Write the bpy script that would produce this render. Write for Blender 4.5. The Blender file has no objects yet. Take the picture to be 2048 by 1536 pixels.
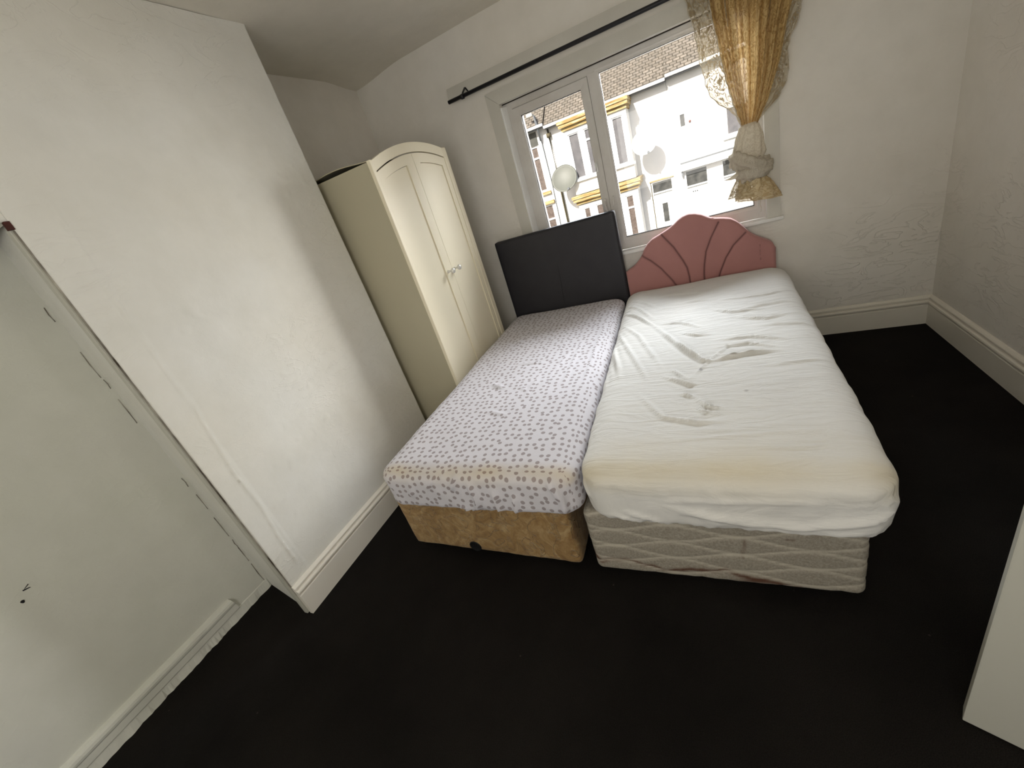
import bpy, bmesh, math, random
from mathutils import Vector, Matrix, noise as mn

C = bpy.context.scene.collection
sc = bpy.context.scene
PI = math.pi

# ------------------------------------------------------------------ camera
cam_d = bpy.data.cameras.new('camera')
cam_d.sensor_width = 36.0
cam_d.lens = 812.41 / 2048 * 36.0
cam_d.clip_start = 0.02
cam_d.clip_end = 300
cam = bpy.data.objects.new('camera', cam_d)
C.objects.link(cam)
R = Matrix(((0.88845960, 0.35458632, -0.29138994),
            (-0.08637163, -0.49437603, -0.86494640),
            (-0.45075436, 0.79363776, -0.40860693)))
rot = Matrix((R[0], -R[1], -R[2])).transposed()
cam.matrix_world = Matrix.Translation((0.45, -3.03908, 1.416084)) @ rot.to_4x4()
sc.camera = cam

# ------------------------------------------------------------------ light
world = bpy.data.worlds.new('World')
sc.world = world
world.use_nodes = True
wn = world.node_tree.nodes
wl = world.node_tree.links
bg = wn['Background']
sky = wn.new('ShaderNodeTexSky')
sky.sky_type = 'NISHITA'
sky.sun_disc = False
sky.sun_elevation = math.radians(38)
sky.sun_rotation = math.radians(190)
sky.altitude = 50
sky.dust_density = 3.0
wl.new(sky.outputs[0], bg.inputs[0])
bg.inputs[1].default_value = 0.18

sun_d = bpy.data.lights.new('sun', 'SUN')
sun_d.energy = 9.0
sun_d.angle = math.radians(0.6)
sun_d.color = (1.0, 0.95, 0.86)
sun = bpy.data.objects.new('sun', sun_d)
C.objects.link(sun)
sun.rotation_euler = Vector((0.16, 0.86, -0.62)).to_track_quat('-Z', 'Y').to_euler()

# added fill lamps: two outside the window, one at the rear opening
def area(name, loc, target, sx, sy, power, col):
    d = bpy.data.lights.new(name, 'AREA')
    d.shape = 'RECTANGLE'
    d.size, d.size_y = sx, sy
    d.energy = power
    d.color = col
    o = bpy.data.objects.new(name, d)
    C.objects.link(o)
    o.location = loc
    o.rotation_euler = (Vector(target) - Vector(loc)).to_track_quat('-Z', 'Y').to_euler()
    return o
area('added_fill_top', (0.25, 2.5, 3.15), (0.0, -1.6, 0.8), 3.0, 1.7, 430, (0.90, 0.95, 1.0))  # unseen lamp above the window, added to brighten the beds
area('added_fill_right', (2.5, 1.9, 2.2), (-1.2, -1.2, 1.35), 2.0, 2.2, 450, (1.0, 0.98, 0.95))  # unseen lamp added outside to brighten the breast and wardrobe
area('added_fill_rear', (0.15, -4.38, 1.40), (0.15, 0.0, 1.40), 1.5, 1.15, 26, (1.0, 0.97, 0.91))  # fill lamp added behind the camera

sc.view_settings.view_transform = 'Standard'
sc.view_settings.look = 'None'
sc.view_settings.gamma = 1
sc.view_settings.use_curve_mapping = False
sc.view_settings.exposure = 0.0

# ------------------------------------------------------------------ helpers
def s2l(c):
    return tuple((v / 12.92 if v <= 0.04045 else ((v + 0.055) / 1.055) ** 2.4) for v in c)

def rgb(r, g, b):
    return s2l((r / 255, g / 255, b / 255)) + (1,)

MATS = {}

class NT:
    def __init__(s, name):
        m = bpy.data.materials.new(name)
        m.use_nodes = True
        s.m = m
        s.t = m.node_tree
        s.n = s.t.nodes
        s.b = s.n['Principled BSDF']
        s.out = s.n['Material Output']
        s.tc = s.n.new('ShaderNodeTexCoord')

    def new(s, typ, **kw):
        nd = s.n.new(typ)
        for k, v in kw.items():
            if k.startswith('i_'):
                nd.inputs[k[2:].replace('_', ' ')].default_value = v
            else:
                setattr(nd, k, v)
        return nd

    def link(s, a, b):
        s.t.links.new(a, b)

    def noise(s, scale, detail=4, rough=0.55, vec=None, dist=0.0):
        nd = s.new('ShaderNodeTexNoise')
        nd.inputs['Scale'].default_value = scale
        nd.inputs['Detail'].default_value = detail
        nd.inputs['Roughness'].default_value = rough
        nd.inputs['Distortion'].default_value = dist
        s.link(vec or s.tc.outputs['Object'], nd.inputs['Vector'])
        return nd

    def ramp(s, src, stops):
        r = s.new('ShaderNodeValToRGB')
        e = r.color_ramp.elements
        while len(e) < len(stops):
            e.new(0.5)
        for k, (p, c) in zip(e, stops):
            k.position = p
            k.color = c if len(c) == 4 else tuple(c) + (1,)
        s.link(src, r.inputs[0])
        return r

    def mix(s, fac, a, b, blend='MIX'):
        m = s.new('ShaderNodeMix', data_type='RGBA', blend_type=blend)
        for v, i in ((fac, 0), (a, 6), (b, 7)):
            if hasattr(v, 'is_linked') or hasattr(v, 'links'):
                s.link(v, m.inputs[i])
            else:
                m.inputs[i].default_value = v
        return m.outputs[2]

    def math(s, op, a, b=None, c=None):
        m = s.new('ShaderNodeMath', operation=op)
        for i, v in enumerate((a, b, c)):
            if v is None:
                continue
            if hasattr(v, 'links'):
                s.link(v, m.inputs[i])
            else:
                m.inputs[i].default_value = v
        return m.outputs[0]

    def bump(s, h, strength=0.3, dist=0.01, prev=None):
        b = s.new('ShaderNodeBump')
        b.inputs['Strength'].default_value = strength
        b.inputs['Distance'].default_value = dist
        s.link(h, b.inputs['Height'])
        if prev:
            s.link(prev, b.inputs['Normal'])
        return b.outputs[0]

def simple(name, c1, c2=None, scale=6, rough=0.7, bump=None, metal=0, spec=0.4, sheen=0):
    t = NT(name)
    t.b.inputs['Roughness'].default_value = rough
    t.b.inputs['Metallic'].default_value = metal
    t.b.inputs['Specular IOR Level'].default_value = spec
    if sheen:
        t.b.inputs['Sheen Weight'].default_value = sheen
    c2 = c2 or tuple(v * 0.9 for v in c1[:3]) + (1,)
    n = t.noise(scale)
    r = t.ramp(n.outputs[0], [(0.35, c1), (0.7, c2)])
    t.link(r.outputs[0], t.b.inputs['Base Color'])
    if bump:
        nb = t.noise(bump[0], 5, 0.6)
        t.link(t.bump(nb.outputs[0], bump[1], bump[2]), t.b.inputs['Normal'])
    MATS[name] = t.m
    return t.m

# painted wall plaster: faint patches, brushed bumps, embossed paper
def wall_mat(name, c1, c2, emboss=0.25, warp=1.0, low=False):
    t = NT(name)
    t.b.inputs['Roughness'].default_value = 0.62
    t.b.inputs['Specular IOR Level'].default_value = 0.35
    n = t.noise(1.6, 3, 0.5)
    n2 = t.noise(7, 4, 0.6)
    r = t.ramp(n.outputs[0], [(0.35, c1), (0.65, c2)])
    r2 = t.ramp(n2.outputs[0], [(0.3, (0.93, 0.93, 0.92, 1)), (0.75, (1, 1, 1, 1))])
    t.link(t.mix(1.0, r.outputs[0], r2.outputs[0], 'MULTIPLY'), t.b.inputs['Base Color'])
    b1 = t.noise(160, 3, 0.6)
    nrm = t.bump(b1.outputs[0], 0.12, 0.002)
    mp = t.new('ShaderNodeMapping')
    mp.inputs['Scale'].default_value = (1.0, 1.0, 2.6)
    t.link(t.tc.outputs['Object'], mp.inputs[0])
    b2 = t.noise(4.5, 3, 0.55, mp.outputs[0], 1.4 * warp)
    rid = t.math('ABSOLUTE', t.math('SUBTRACT', b2.outputs[0], 0.5))
    rr = t.ramp(rid, [(0.0, (1, 1, 1, 1)), (0.02, (0, 0, 0, 1))])
    msk = t.ramp(t.noise(1.3, 2).outputs[0], [(0.42, (0, 0, 0, 1)), (0.6, (1, 1, 1, 1))])
    h = t.math('MULTIPLY', rr.outputs[0], msk.outputs[0])
    if low:                                            # the paper is only embossed and blistered low down
        sx = t.new('ShaderNodeSeparateXYZ')
        t.link(t.tc.outputs['Object'], sx.inputs[0])
        mr_ = t.new('ShaderNodeMapRange')
        mr_.inputs[1].default_value = 1.7
        mr_.inputs[2].default_value = 0.9
        t.link(sx.outputs[2], mr_.inputs[0])
        h = t.math('MULTIPLY', h, mr_.outputs[0])
    nrm = t.bump(h, emboss, 0.004, nrm)
    b3 = t.noise(11, 4, 0.5)
    nrm = t.bump(b3.outputs[0], 0.25, 0.01, nrm)
    t.link(nrm, t.b.inputs['Normal'])
    MATS[name] = t.m
    return t.m

wall_mat('wall_paint', (0.83, 0.79, 0.725, 1), (0.85, 0.82, 0.765, 1), 0.6, 1.0, True)
wall_mat('breast_paint', (0.81, 0.79, 0.72, 1), (0.83, 0.825, 0.78, 1), 0.32)
wall_mat('alcove_paint', (0.73, 0.735, 0.655, 1), (0.745, 0.74, 0.68, 1), 0.12)
wall_mat('ceiling_paint', (0.80, 0.755, 0.655, 1), (0.83, 0.785, 0.69, 1), 0.1)
simple('skirting_paint', (0.84, 0.80, 0.71, 1), (0.78, 0.74, 0.65, 1), 3, 0.38, (60, 0.1, 0.002))
simple('upvc', (0.68, 0.66, 0.63, 1), (0.60, 0.57, 0.53, 1), 5, 0.35, (90, 0.05, 0.001))
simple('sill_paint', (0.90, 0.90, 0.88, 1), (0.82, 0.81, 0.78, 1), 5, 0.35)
simple('architrave_paint', (0.66, 0.64, 0.58, 1), (0.60, 0.58, 0.52, 1), 4, 0.5, (40, 0.12, 0.003))
simple('gap_dark', (0.035, 0.028, 0.02, 1), (0.02, 0.016, 0.012, 1), 20, 0.9)
simple('crack', (0.07, 0.055, 0.04, 1), (0.55, 0.52, 0.45, 1), 9, 0.9)
simple('black_metal', (0.010, 0.010, 0.013, 1), (0.014, 0.014, 0.018, 1), 20, 0.45)
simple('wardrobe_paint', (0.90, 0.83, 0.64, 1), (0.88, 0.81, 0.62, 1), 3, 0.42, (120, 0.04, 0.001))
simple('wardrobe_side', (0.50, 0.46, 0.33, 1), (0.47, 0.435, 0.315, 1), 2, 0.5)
simple('knob_metal', (0.80, 0.79, 0.76, 1), (0.72, 0.71, 0.68, 1), 20, 0.25, None, 0.35)
simple('black_leatherette', (0.022, 0.021, 0.026, 1), (0.028, 0.027, 0.032, 1), 9, 0.50, (300, 0.25, 0.001), 0, 0.4)
simple('bare_wood', (0.40, 0.27, 0.15, 1), (0.30, 0.19, 0.1, 1), 9, 0.7)
simple('door_paint', (0.55, 0.54, 0.47, 1), (0.52, 0.51, 0.45, 1), 2, 0.4, (50, 0.05, 0.002))
simple('black_plastic', (0.008, 0.008, 0.009, 1), (0.012, 0.012, 0.012, 1), 20, 0.5)
simple('maroon_chip', (0.08, 0.02, 0.015, 1), (0.05, 0.015, 0.01, 1), 60, 0.8)

def pink_mat():
    t = NT('pink_velour')
    t.b.inputs['Roughness'].default_value = 0.85
    t.b.inputs['Sheen Weight'].default_value = 0.25
    r = t.ramp(t.noise(5).outputs[0], [(0.3, (0.45, 0.215, 0.20, 1)), (0.75, (0.40, 0.185, 0.175, 1))])
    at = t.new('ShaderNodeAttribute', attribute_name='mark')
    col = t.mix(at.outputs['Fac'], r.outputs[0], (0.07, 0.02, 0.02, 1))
    t.link(col, t.b.inputs['Base Color'])
    t.link(t.bump(t.noise(260, 3).outputs[0], 0.25, 0.001), t.b.inputs['Normal'])
    MATS['pink_velour'] = t.m
pink_mat()

def carpet_mat():
    t = NT('black_carpet')
    t.b.inputs['Roughness'].default_value = 0.95
    t.b.inputs['Specular IOR Level'].default_value = 0.12
    n = t.noise(2.2, 5, 0.6)
    r = t.ramp(n.outputs[0], [(0.3, (0.0080, 0.0070, 0.0063, 1)), (0.75, (0.0185, 0.0165, 0.0150, 1))])
    n2 = t.noise(420, 2, 0.7)
    r2 = t.ramp(n2.outputs[0], [(0.35, (0.45, 0.45, 0.45, 1)), (0.7, (1.5, 1.4, 1.3, 1))])
    col = t.mix(1.0, r.outputs[0], r2.outputs[0], 'MULTIPLY')
    v = t.new('ShaderNodeTexVoronoi', feature='F1')
    v.inputs['Scale'].default_value = 7
    t.link(t.tc.outputs['Object'], v.inputs['Vector'])
    m1 = t.ramp(v.outputs['Distance'], [(0.015, (1, 1, 1, 1)), (0.03, (0, 0, 0, 1))])
    col = t.mix(m1.outputs[0], col, (0.06, 0.05, 0.045, 1))
    t.link(col, t.b.inputs['Base Color'])
    t.link(t.bump(n2.outputs[0], 0.8, 0.006), t.b.inputs['Normal'])
    MATS['black_carpet'] = t.m
carpet_mat()

def dotted_sheet():
    t = NT('dotted_sheet')
    t.b.inputs['Roughness'].default_value = 0.75
    t.b.inputs['Specular IOR Level'].default_value = 0.25
    v = t.new('ShaderNodeTexVoronoi', feature='F1', voronoi_dimensions='2D')
    v.inputs['Scale'].default_value = 1 / 0.0335
    v.inputs['Randomness'].default_value = 0.55
    nv = t.noise(60, 2, 0.5, t.tc.outputs['UV'])
    add = t.new('ShaderNodeVectorMath', operation='MULTIPLY_ADD')
    t.link(nv.outputs['Color'], add.inputs[0])
    add.inputs[1].default_value = (0.004, 0.004, 0)
    t.link(t.tc.outputs['UV'], add.inputs[2])
    t.link(add.outputs[0], v.inputs['Vector'])
    m = t.ramp(v.outputs['Distance'], [(0.235, (1, 1, 1, 1)), (0.275, (0, 0, 0, 1))])
    at = t.new('ShaderNodeAttribute', attribute_name='mark')
    base = t.mix(at.outputs['Fac'], (0.67, 0.65, 0.69, 1), (0.67, 0.60, 0.50, 1))
    dots = t.mix(at.outputs['Fac'], (0.36, 0.32, 0.33, 1), (0.37, 0.28, 0.23, 1))
    t.link(t.mix(m.outputs[0], base, dots), t.b.inputs['Base Color'])
    n = t.noise(22, 4, 0.6, None, 0.8)
    nrm = t.bump(n.outputs[0], 0.22, 0.008)
    t.link(t.bump(t.noise(900, 2).outputs[0], 0.08, 0.001, nrm), t.b.inputs['Normal'])
    MATS['dotted_sheet'] = t.m
dotted_sheet()

def white_sheet():
    t = NT('white_sheet')
    t.b.inputs['Roughness'].default_value = 0.85
    t.b.inputs['Specular IOR Level'].default_value = 0.15
    n0 = t.noise(2.5, 4)
    r = t.ramp(n0.outputs[0], [(0.3, (0.74, 0.73, 0.70, 1)), (0.7, (0.70, 0.69, 0.665, 1))])
    at = t.new('ShaderNodeAttribute', attribute_name='mark')
    f = t.math('MULTIPLY', at.outputs['Fac'], t.ramp(t.noise(4, 4).outputs[0], [(0.25, (0.5, 0.5, 0.5, 1)), (0.7, (1, 1, 1, 1))]).outputs[0])
    col = t.mix(f, r.outputs[0], (0.66, 0.59, 0.44, 1))
    v = t.new('ShaderNodeTexVoronoi', feature='F1')
    v.inputs['Scale'].default_value = 4.5
    t.link(t.tc.outputs['Object'], v.inputs['Vector'])
    sp = t.ramp(v.outputs['Distance'], [(0.02, (0.8, 0.8, 0.8, 1)), (0.05, (0, 0, 0, 1))])
    col = t.mix(sp.outputs[0], col, (0.35, 0.33, 0.32, 1))
    t.link(col, t.b.inputs['Base Color'])
    mp = t.new('ShaderNodeMapping')
    mp.inputs['Scale'].default_value = (3.0, 13.0, 6.0)
    mp.inputs['Rotation'].default_value = (0, 0, 0.12)
    t.link(t.tc.outputs['Object'], mp.inputs[0])
    n = t.noise(1.5, 4, 0.55, mp.outputs[0], 1.6)
    nrm = t.bump(n.outputs[0], 0.55, 0.014)
    n2 = t.noise(30, 4, 0.6, None, 1.0)
    nrm = t.bump(n2.outputs[0], 0.14, 0.005, nrm)
    t.link(t.bump(t.noise(900, 2).outputs[0], 0.08, 0.001, nrm), t.b.inputs['Normal'])
    MATS['white_sheet'] = t.m
white_sheet()

def tan_velvet():
    t = NT('tan_velvet')
    t.b.inputs['Roughness'].default_value = 0.6
    t.b.inputs['Sheen Weight'].default_value = 0.15
    n = t.noise(11, 7, 0.72, None, 2.4)
    r = t.ramp(n.outputs[0], [(0.25, (0.20, 0.10, 0.028, 1)), (0.5, (0.36, 0.225, 0.09, 1)), (0.70, (0.52, 0.38, 0.20, 1))])
    n2 = t.noise(3, 3)
    r2 = t.ramp(n2.outputs[0], [(0.3, (0.85, 0.8, 0.7, 1)), (0.7, (1.1, 1.1, 1.1, 1))])
    t.link(t.mix(1.0, r.outputs[0], r2.outputs[0], 'MULTIPLY'), t.b.inputs['Base Color'])
    rid = t.math('ABSOLUTE', t.math('SUBTRACT', t.noise(6, 3, 0.5, None, 2.2).outputs[0], 0.5))
    rr = t.ramp(rid, [(0.0, (1, 1, 1, 1)), (0.025, (0, 0, 0, 1))])
    nrm = t.bump(rr.outputs[0], 0.7, 0.006)
    t.link(t.bump(t.noise(45, 5, 0.75, None, 1.0).outputs[0], 0.6, 0.006, nrm), t.b.inputs['Normal'])
    MATS['tan_velvet'] = t.m
tan_velvet()

def quilt_mat():
    t = NT('quilted_beige')
    t.b.inputs['Roughness'].default_value = 0.9
    n = t.noise(140, 3, 0.7)
    r = t.ramp(n.outputs[0], [(0.3, (0.24, 0.21, 0.165, 1)), (0.7, (0.40, 0.365, 0.30, 1))])
    at = t.new('ShaderNodeAttribute', attribute_name='mark')
    col = t.mix(at.outputs['Fac'], r.outputs[0], (0.10, 0.04, 0.02, 1))
    at2 = t.new('ShaderNodeAttribute', attribute_name='stitch')
    col = t.mix(t.math('MULTIPLY', at2.outputs['Fac'], 0.75), col, (0.60, 0.55, 0.45, 1))
    t.link(col, t.b.inputs['Base Color'])
    t.link(t.bump(n.outputs[0], 0.3, 0.002), t.b.inputs['Normal'])
    MATS['quilted_beige'] = t.m
quilt_mat()

def glass_mat():
    t = NT('window_glass')
    t.n.remove(t.b)
    tr = t.new('ShaderNodeBsdfTransparent')
    gl = t.new('ShaderNodeBsdfGlossy')
    gl.inputs['Roughness'].default_value = 0.02
    fr = t.new('ShaderNodeFresnel')
    fr.inputs['IOR'].default_value = 1.35
    mx = t.new('ShaderNodeMixShader')
    t.link(fr.outputs[0], mx.inputs[0])
    t.link(tr.outputs[0], mx.inputs[1])
    t.link(gl.outputs[0], mx.inputs[2])
    t.link(mx.outputs[0], t.out.inputs['Surface'])
    MATS['window_glass'] = t.m
glass_mat()

# lace: open net ground, denser motifs, light passes through the thread
def lace_mat(name, col, hole, scale=26, dens=0.5, trans=0.35, dark=1.0):
    t = NT(name)
    t.n.remove(t.b)
    uv = t.tc.outputs['UV']
    nz = t.noise(scale * 0.75, 2, 0.5, uv, 1.2)
    rid = t.math('ABSOLUTE', t.math('SUBTRACT', nz.outputs[0], 0.5))
    motif = t.ramp(rid, [(0.03, (1, 1, 1, 1)), (0.07, (0, 0, 0, 1))])
    v = t.new('ShaderNodeTexVoronoi', feature='DISTANCE_TO_EDGE', voronoi_dimensions='2D')
    v.inputs['Scale'].default_value = scale
    t.link(uv, v.inputs['Vector'])
    net = t.ramp(v.outputs['Distance'], [(0.06, (1, 1, 1, 1)), (0.14, (0, 0, 0, 1))])
    big = t.ramp(t.noise(scale * 0.16, 2, 0.5, uv, 0.6).outputs[0], [(0.47, (0, 0, 0, 1)), (0.53, (1, 1, 1, 1))])
    a = t.math('MAXIMUM', t.math('MULTIPLY', net.outputs[0], 0.75), motif.outputs[0])
    a = t.math('MAXIMUM', a, t.math('MULTIPLY', big.outputs[0], dens))
    a = t.math('MAXIMUM', a, 1 - hole)
    df = t.new('ShaderNodeBsdfDiffuse')
    tl = t.new('ShaderNodeBsdfTranslucent')
    cc = t.mix(t.math('MULTIPLY', motif.outputs[0], dark), col, tuple(v * f for v, f in zip(col, (0.62, 0.56, 0.48))) + (1,))
    t.link(cc, df.inputs[0])
    t.link(cc, tl.inputs[0])
    m1 = t.new('ShaderNodeMixShader')
    m1.inputs[0].default_value = trans
    t.link(df.outputs[0], m1.inputs[1])
    t.link(tl.outputs[0], m1.inputs[2])
    tr = t.new('ShaderNodeBsdfTransparent')
    m2 = t.new('ShaderNodeMixShader')
    t.link(a, m2.inputs[0])
    t.link(tr.outputs[0], m2.inputs[1])
    t.link(m1.outputs[0], m2.inputs[2])
    t.link(m2.outputs[0], t.out.inputs['Surface'])
    MATS[name] = t.m
lace_mat('lace_backlit', (0.70, 0.50, 0.23, 1), 0.10, 34, 0.9)  # cream lace coloured gold for light shining through the folds
lace_mat('lace_pale', (0.50, 0.43, 0.30, 1), 0.55, 30, 0.6, 0.18)
lace_mat('lace_knot', (0.74, 0.68, 0.57, 1), 0.02, 60, 1.0, 0.35, 0.35)
lace_mat('lace_tail', (0.72, 0.60, 0.38, 1), 0.28, 40, 0.8)

# outdoors
simple('render_white', (0.80, 0.79, 0.76, 1), (0.74, 0.73, 0.70, 1), 2, 0.9)
simple('render_cream', (0.70, 0.66, 0.56, 1), (0.62, 0.58, 0.48, 1), 3, 0.9)
simple('paint_white', (0.82, 0.82, 0.80, 1), (0.75, 0.75, 0.73, 1), 2, 0.5)
simple('pane_dark', (0.035, 0.037, 0.036, 1), (0.09, 0.09, 0.085, 1), 5, 0.35)
simple('pane_net', (0.085, 0.083, 0.09, 1), (0.13, 0.125, 0.13, 1), 4, 0.6)
simple('pane_brown', (0.07, 0.05, 0.04, 1), (0.14, 0.11, 0.095, 1), 9, 0.5)
simple('slate_hung', (0.05, 0.052, 0.045, 1), (0.075, 0.075, 0.065, 1), 5, 0.7)
simple('dish_grey', (0.115, 0.12, 0.10, 1), (0.10, 0.105, 0.088, 1), 3, 0.5)
simple('dish_white', (0.55, 0.56, 0.56, 1), (0.5, 0.51, 0.51, 1), 3, 0.5)
simple('pipe_brown', (0.085, 0.07, 0.035, 1), (0.06, 0.05, 0.025, 1), 3, 0.6)
simple('cable_grey', (0.13, 0.14, 0.15, 1), (0.11, 0.12, 0.13, 1), 3, 0.6)
simple('alarm_red', (0.16, 0.05, 0.03, 1), (0.14, 0.04, 0.03, 1), 3, 0.6)
simple('asphalt', (0.10, 0.10, 0.10, 1), (0.14, 0.14, 0.14, 1), 2, 0.9)

def stone_mat():
    t = NT('ochre_stone')
    t.b.inputs['Roughness'].default_value = 0.85
    mp = t.new('ShaderNodeMapping')
    mp.inputs['Scale'].default_value = (0.6, 1, 5)
    t.link(t.tc.outputs['Object'], mp.inputs[0])
    n = t.noise(3, 4, 0.6, mp.outputs[0])
    r = t.ramp(n.outputs[0], [(0.3, (0.22, 0.13, 0.035, 1)), (0.5, (0.36, 0.25, 0.10, 1)), (0.65, (0.55, 0.48, 0.30, 1))])
    t.link(r.outputs[0], t.b.inputs['Base Color'])
    MATS['ochre_stone'] = t.m
stone_mat()

def tile_mat():
    t = NT('roof_tiles')
    t.b.inputs['Roughness'].default_value = 0.9
    br = t.new('ShaderNodeTexBrick')
    br.inputs['Scale'].default_value = 1.0
    br.inputs['Brick Width'].default_value = 0.24
    br.inputs['Row Height'].default_value = 0.16
    br.inputs['Mortar Size'].default_value = 0.022
    br.inputs['Mortar Smooth'].default_value = 0.4
    br.inputs['Color1'].default_value = (0.20, 0.178, 0.15, 1)
    br.inputs['Color2'].default_value = (0.145, 0.128, 0.105, 1)
    br.inputs['Mortar'].default_value = (0.05, 0.042, 0.03, 1)
    t.link(t.tc.outputs['UV'], br.inputs['Vector'])
    n = t.ramp(t.noise(5, 4).outputs[0], [(0.3, (0.8, 0.8, 0.8, 1)), (0.7, (1.25, 1.2, 1.15, 1))])
    t.link(t.mix(1.0, br.outputs['Color'], n.outputs[0], 'MULTIPLY'), t.b.inputs['Base Color'])
    t.link(t.bump(br.outputs['Fac'], -0.5, 0.02), t.b.inputs['Normal'])
    MATS['roof_tiles'] = t.m
tile_mat()

# ---- object helpers
def obj(name, bm, mat, parent=None, smooth=False):
    me = bpy.data.meshes.new(name)
    bmesh.ops.recalc_face_normals(bm, faces=bm.faces[:])
    bm.to_mesh(me)
    bm.free()
    if mat:
        me.materials.append(MATS[mat])
    if smooth:
        for p in me.polygons:
            p.use_smooth = True
    o = bpy.data.objects.new(name, me)
    C.objects.link(o)
    if parent:
        o.parent = parent
        o.matrix_parent_inverse = Matrix.Translation(parent.location).inverted() if parent.type == 'EMPTY' else Matrix()
    return o

def thing(name, label, cat, loc, group=None):
    o = bpy.data.objects.new(name, None)
    o.empty_display_size = 0.1
    C.objects.link(o)
    o.location = loc
    o['label'] = label
    o['category'] = cat
    if group:
        o['group'] = group
    return o

def tag(o, label, cat, group=None):
    o['label'] = label
    o['category'] = cat
    if group:
        o['group'] = group
    return o

def struct(name, bm, mat, label=None, smooth=False):
    o = obj(name, bm, mat, None, smooth)
    o['kind'] = 'structure'
    if label:
        o['label'] = label
    return o

def box(bm, x0, x1, y0, y1, z0, z1, bev=0.0, seg=2):
    r = bmesh.ops.create_cube(bm, size=1.0)
    vs = r['verts']
    for v in vs:
        v.co = Vector((x0 + (v.co.x + .5) * (x1 - x0), y0 + (v.co.y + .5) * (y1 - y0), z0 + (v.co.z + .5) * (z1 - z0)))
    if bev > 0:
        es = list({e for v in vs for e in v.link_edges})
        bmesh.ops.bevel(bm, geom=es, offset=bev, segments=seg, affect='EDGES', profile=0.6)
    return bm

def newbox(*a, **k):
    return box(bmesh.new(), *a, **k)

def prism(bm, pts, axis, a0, a1):
    """extrude 2D polygon pts along axis ('x','y','z') between a0 and a1"""
    def mk(p, a):
        if axis == 'y':
            return Vector((p[0], a, p[1]))
        if axis == 'x':
            return Vector((a, p[0], p[1]))
        return Vector((p[0], p[1], a))
    A = [bm.verts.new(mk(p, a0)) for p in pts]
    B = [bm.verts.new(mk(p, a1)) for p in pts]
    n = len(pts)
    for i in range(n):
        j = (i + 1) % n
        bm.faces.new((A[i], A[j], B[j], B[i]))
    bm.faces.new(A[::-1])
    bm.faces.new(B)
    return bm

def tube(bm, pts, r, n=10, cap=True, radii=None):
    pts = [Vector(p) for p in pts]
    rings = []
    up = Vector((0, 0, 1))
    for i, p in enumerate(pts):
        d = (pts[min(i + 1, len(pts) - 1)] - pts[max(i - 1, 0)]).normalized()
        a = d.cross(up)
        if a.length < 1e-3:
            a = d.cross(Vector((1, 0, 0)))
        a.normalize()
        b = d.cross(a).normalized()
        rr = radii[i] if radii else r
        rings.append([bm.verts.new(p + (a * math.cos(2 * PI * k / n) + b * math.sin(2 * PI * k / n)) * rr) for k in range(n)])
    for A, B in zip(rings, rings[1:]):
        for k in range(n):
            bm.faces.new((A[k], A[(k + 1) % n], B[(k + 1) % n], B[k]))
    if cap:
        bm.faces.new(rings[0][::-1])
        bm.faces.new(rings[-1])
    return bm

def lathe(bm, prof, origin, axis, n=20):
    """prof: (dist along axis, radius)"""
    ax = Vector(axis).normalized()
    a = ax.orthogonal().normalized()
    b = ax.cross(a)
    o = Vector(origin)
    rings = []
    for d, r in prof:
        rings.append([bm.verts.new(o + ax * d + (a * math.cos(2 * PI * k / n) + b * math.sin(2 * PI * k / n)) * max(r, 1e-4)) for k in range(n)])
    for A, B in zip(rings, rings[1:]):
        for k in range(n):
            bm.faces.new((A[k], A[(k + 1) % n], B[(k + 1) % n], B[k]))
    bm.faces.new(rings[0][::-1])
    bm.faces.new(rings[-1])
    return bm

def seg_dist(px, py, a, b):
    ax, ay = a
    bx, by = b
    dx, dy = bx - ax, by - ay
    L = dx * dx + dy * dy
    t = 0 if L == 0 else max(0, min(1, ((px - ax) * dx + (py - ay) * dy) / L))
    qx, qy = ax + dx * t, ay + dy * t
    return math.hypot(px - qx, py - qy), t

def poly_dist(px, py, pl):
    best = 9.0
    bt = 0
    n = len(pl) - 1
    for i in range(n):
        d, t = seg_dist(px, py, pl[i], pl[i + 1])
        if d < best:
            best = d
            bt = (i + t) / n
    return best, bt

def smooth01(t):
    t = max(0.0, min(1.0, t))
    return t * t * (3 - 2 * t)

def nz(x, y, z=0.0):
    return mn.noise(Vector((x, y, z)))

# ------------------------------------------------------------------ room shell
XR, XL, XC = 1.617, -1.734, -1.324
H = 2.430
YB = -4.3
Y1, Y2 = -1.196, -2.395
WX0, WX1, WZ0, WZ1 = -0.685, 0.806, 0.800, 1.945   # window opening

# floor (carpet), slightly uneven edge
struct('floor', newbox(XL - 0.1, XR + 0.1, YB - 0.1, 0.1, -0.12, 0.0), 'black_carpet', 'worn black carpet')

# ceiling, drooping a little in the corner over the wardrobe
bm = bmesh.new()
nx, ny = 60, 70
V = []
for i in range(nx + 1):
    for j in range(ny + 1):
        x = XL + (XR - XL) * i / nx
        y = YB + (0 - YB) * j / ny
        droop = 0.035 * smooth01((x - (XL + 0.45)) / -0.45) * smooth01((y + 0.35) / 0.35)
        z = H - droop + 0.004 * nz(x * 1.7, y * 1.7)
        V.append(bm.verts.new((x, y, z)))
for i in range(nx):
    for j in range(ny):
        a = i * (ny + 1) + j
        bm.faces.new((V[a], V[a + 1], V[a + ny + 2], V[a + ny + 1]))
box(bm, XL - 0.1, XR + 0.1, YB - 0.1, 0.25, H + 0.01, H + 0.2)
struct('ceiling', bm, 'ceiling_paint', 'dull off-white ceiling', True)

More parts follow.
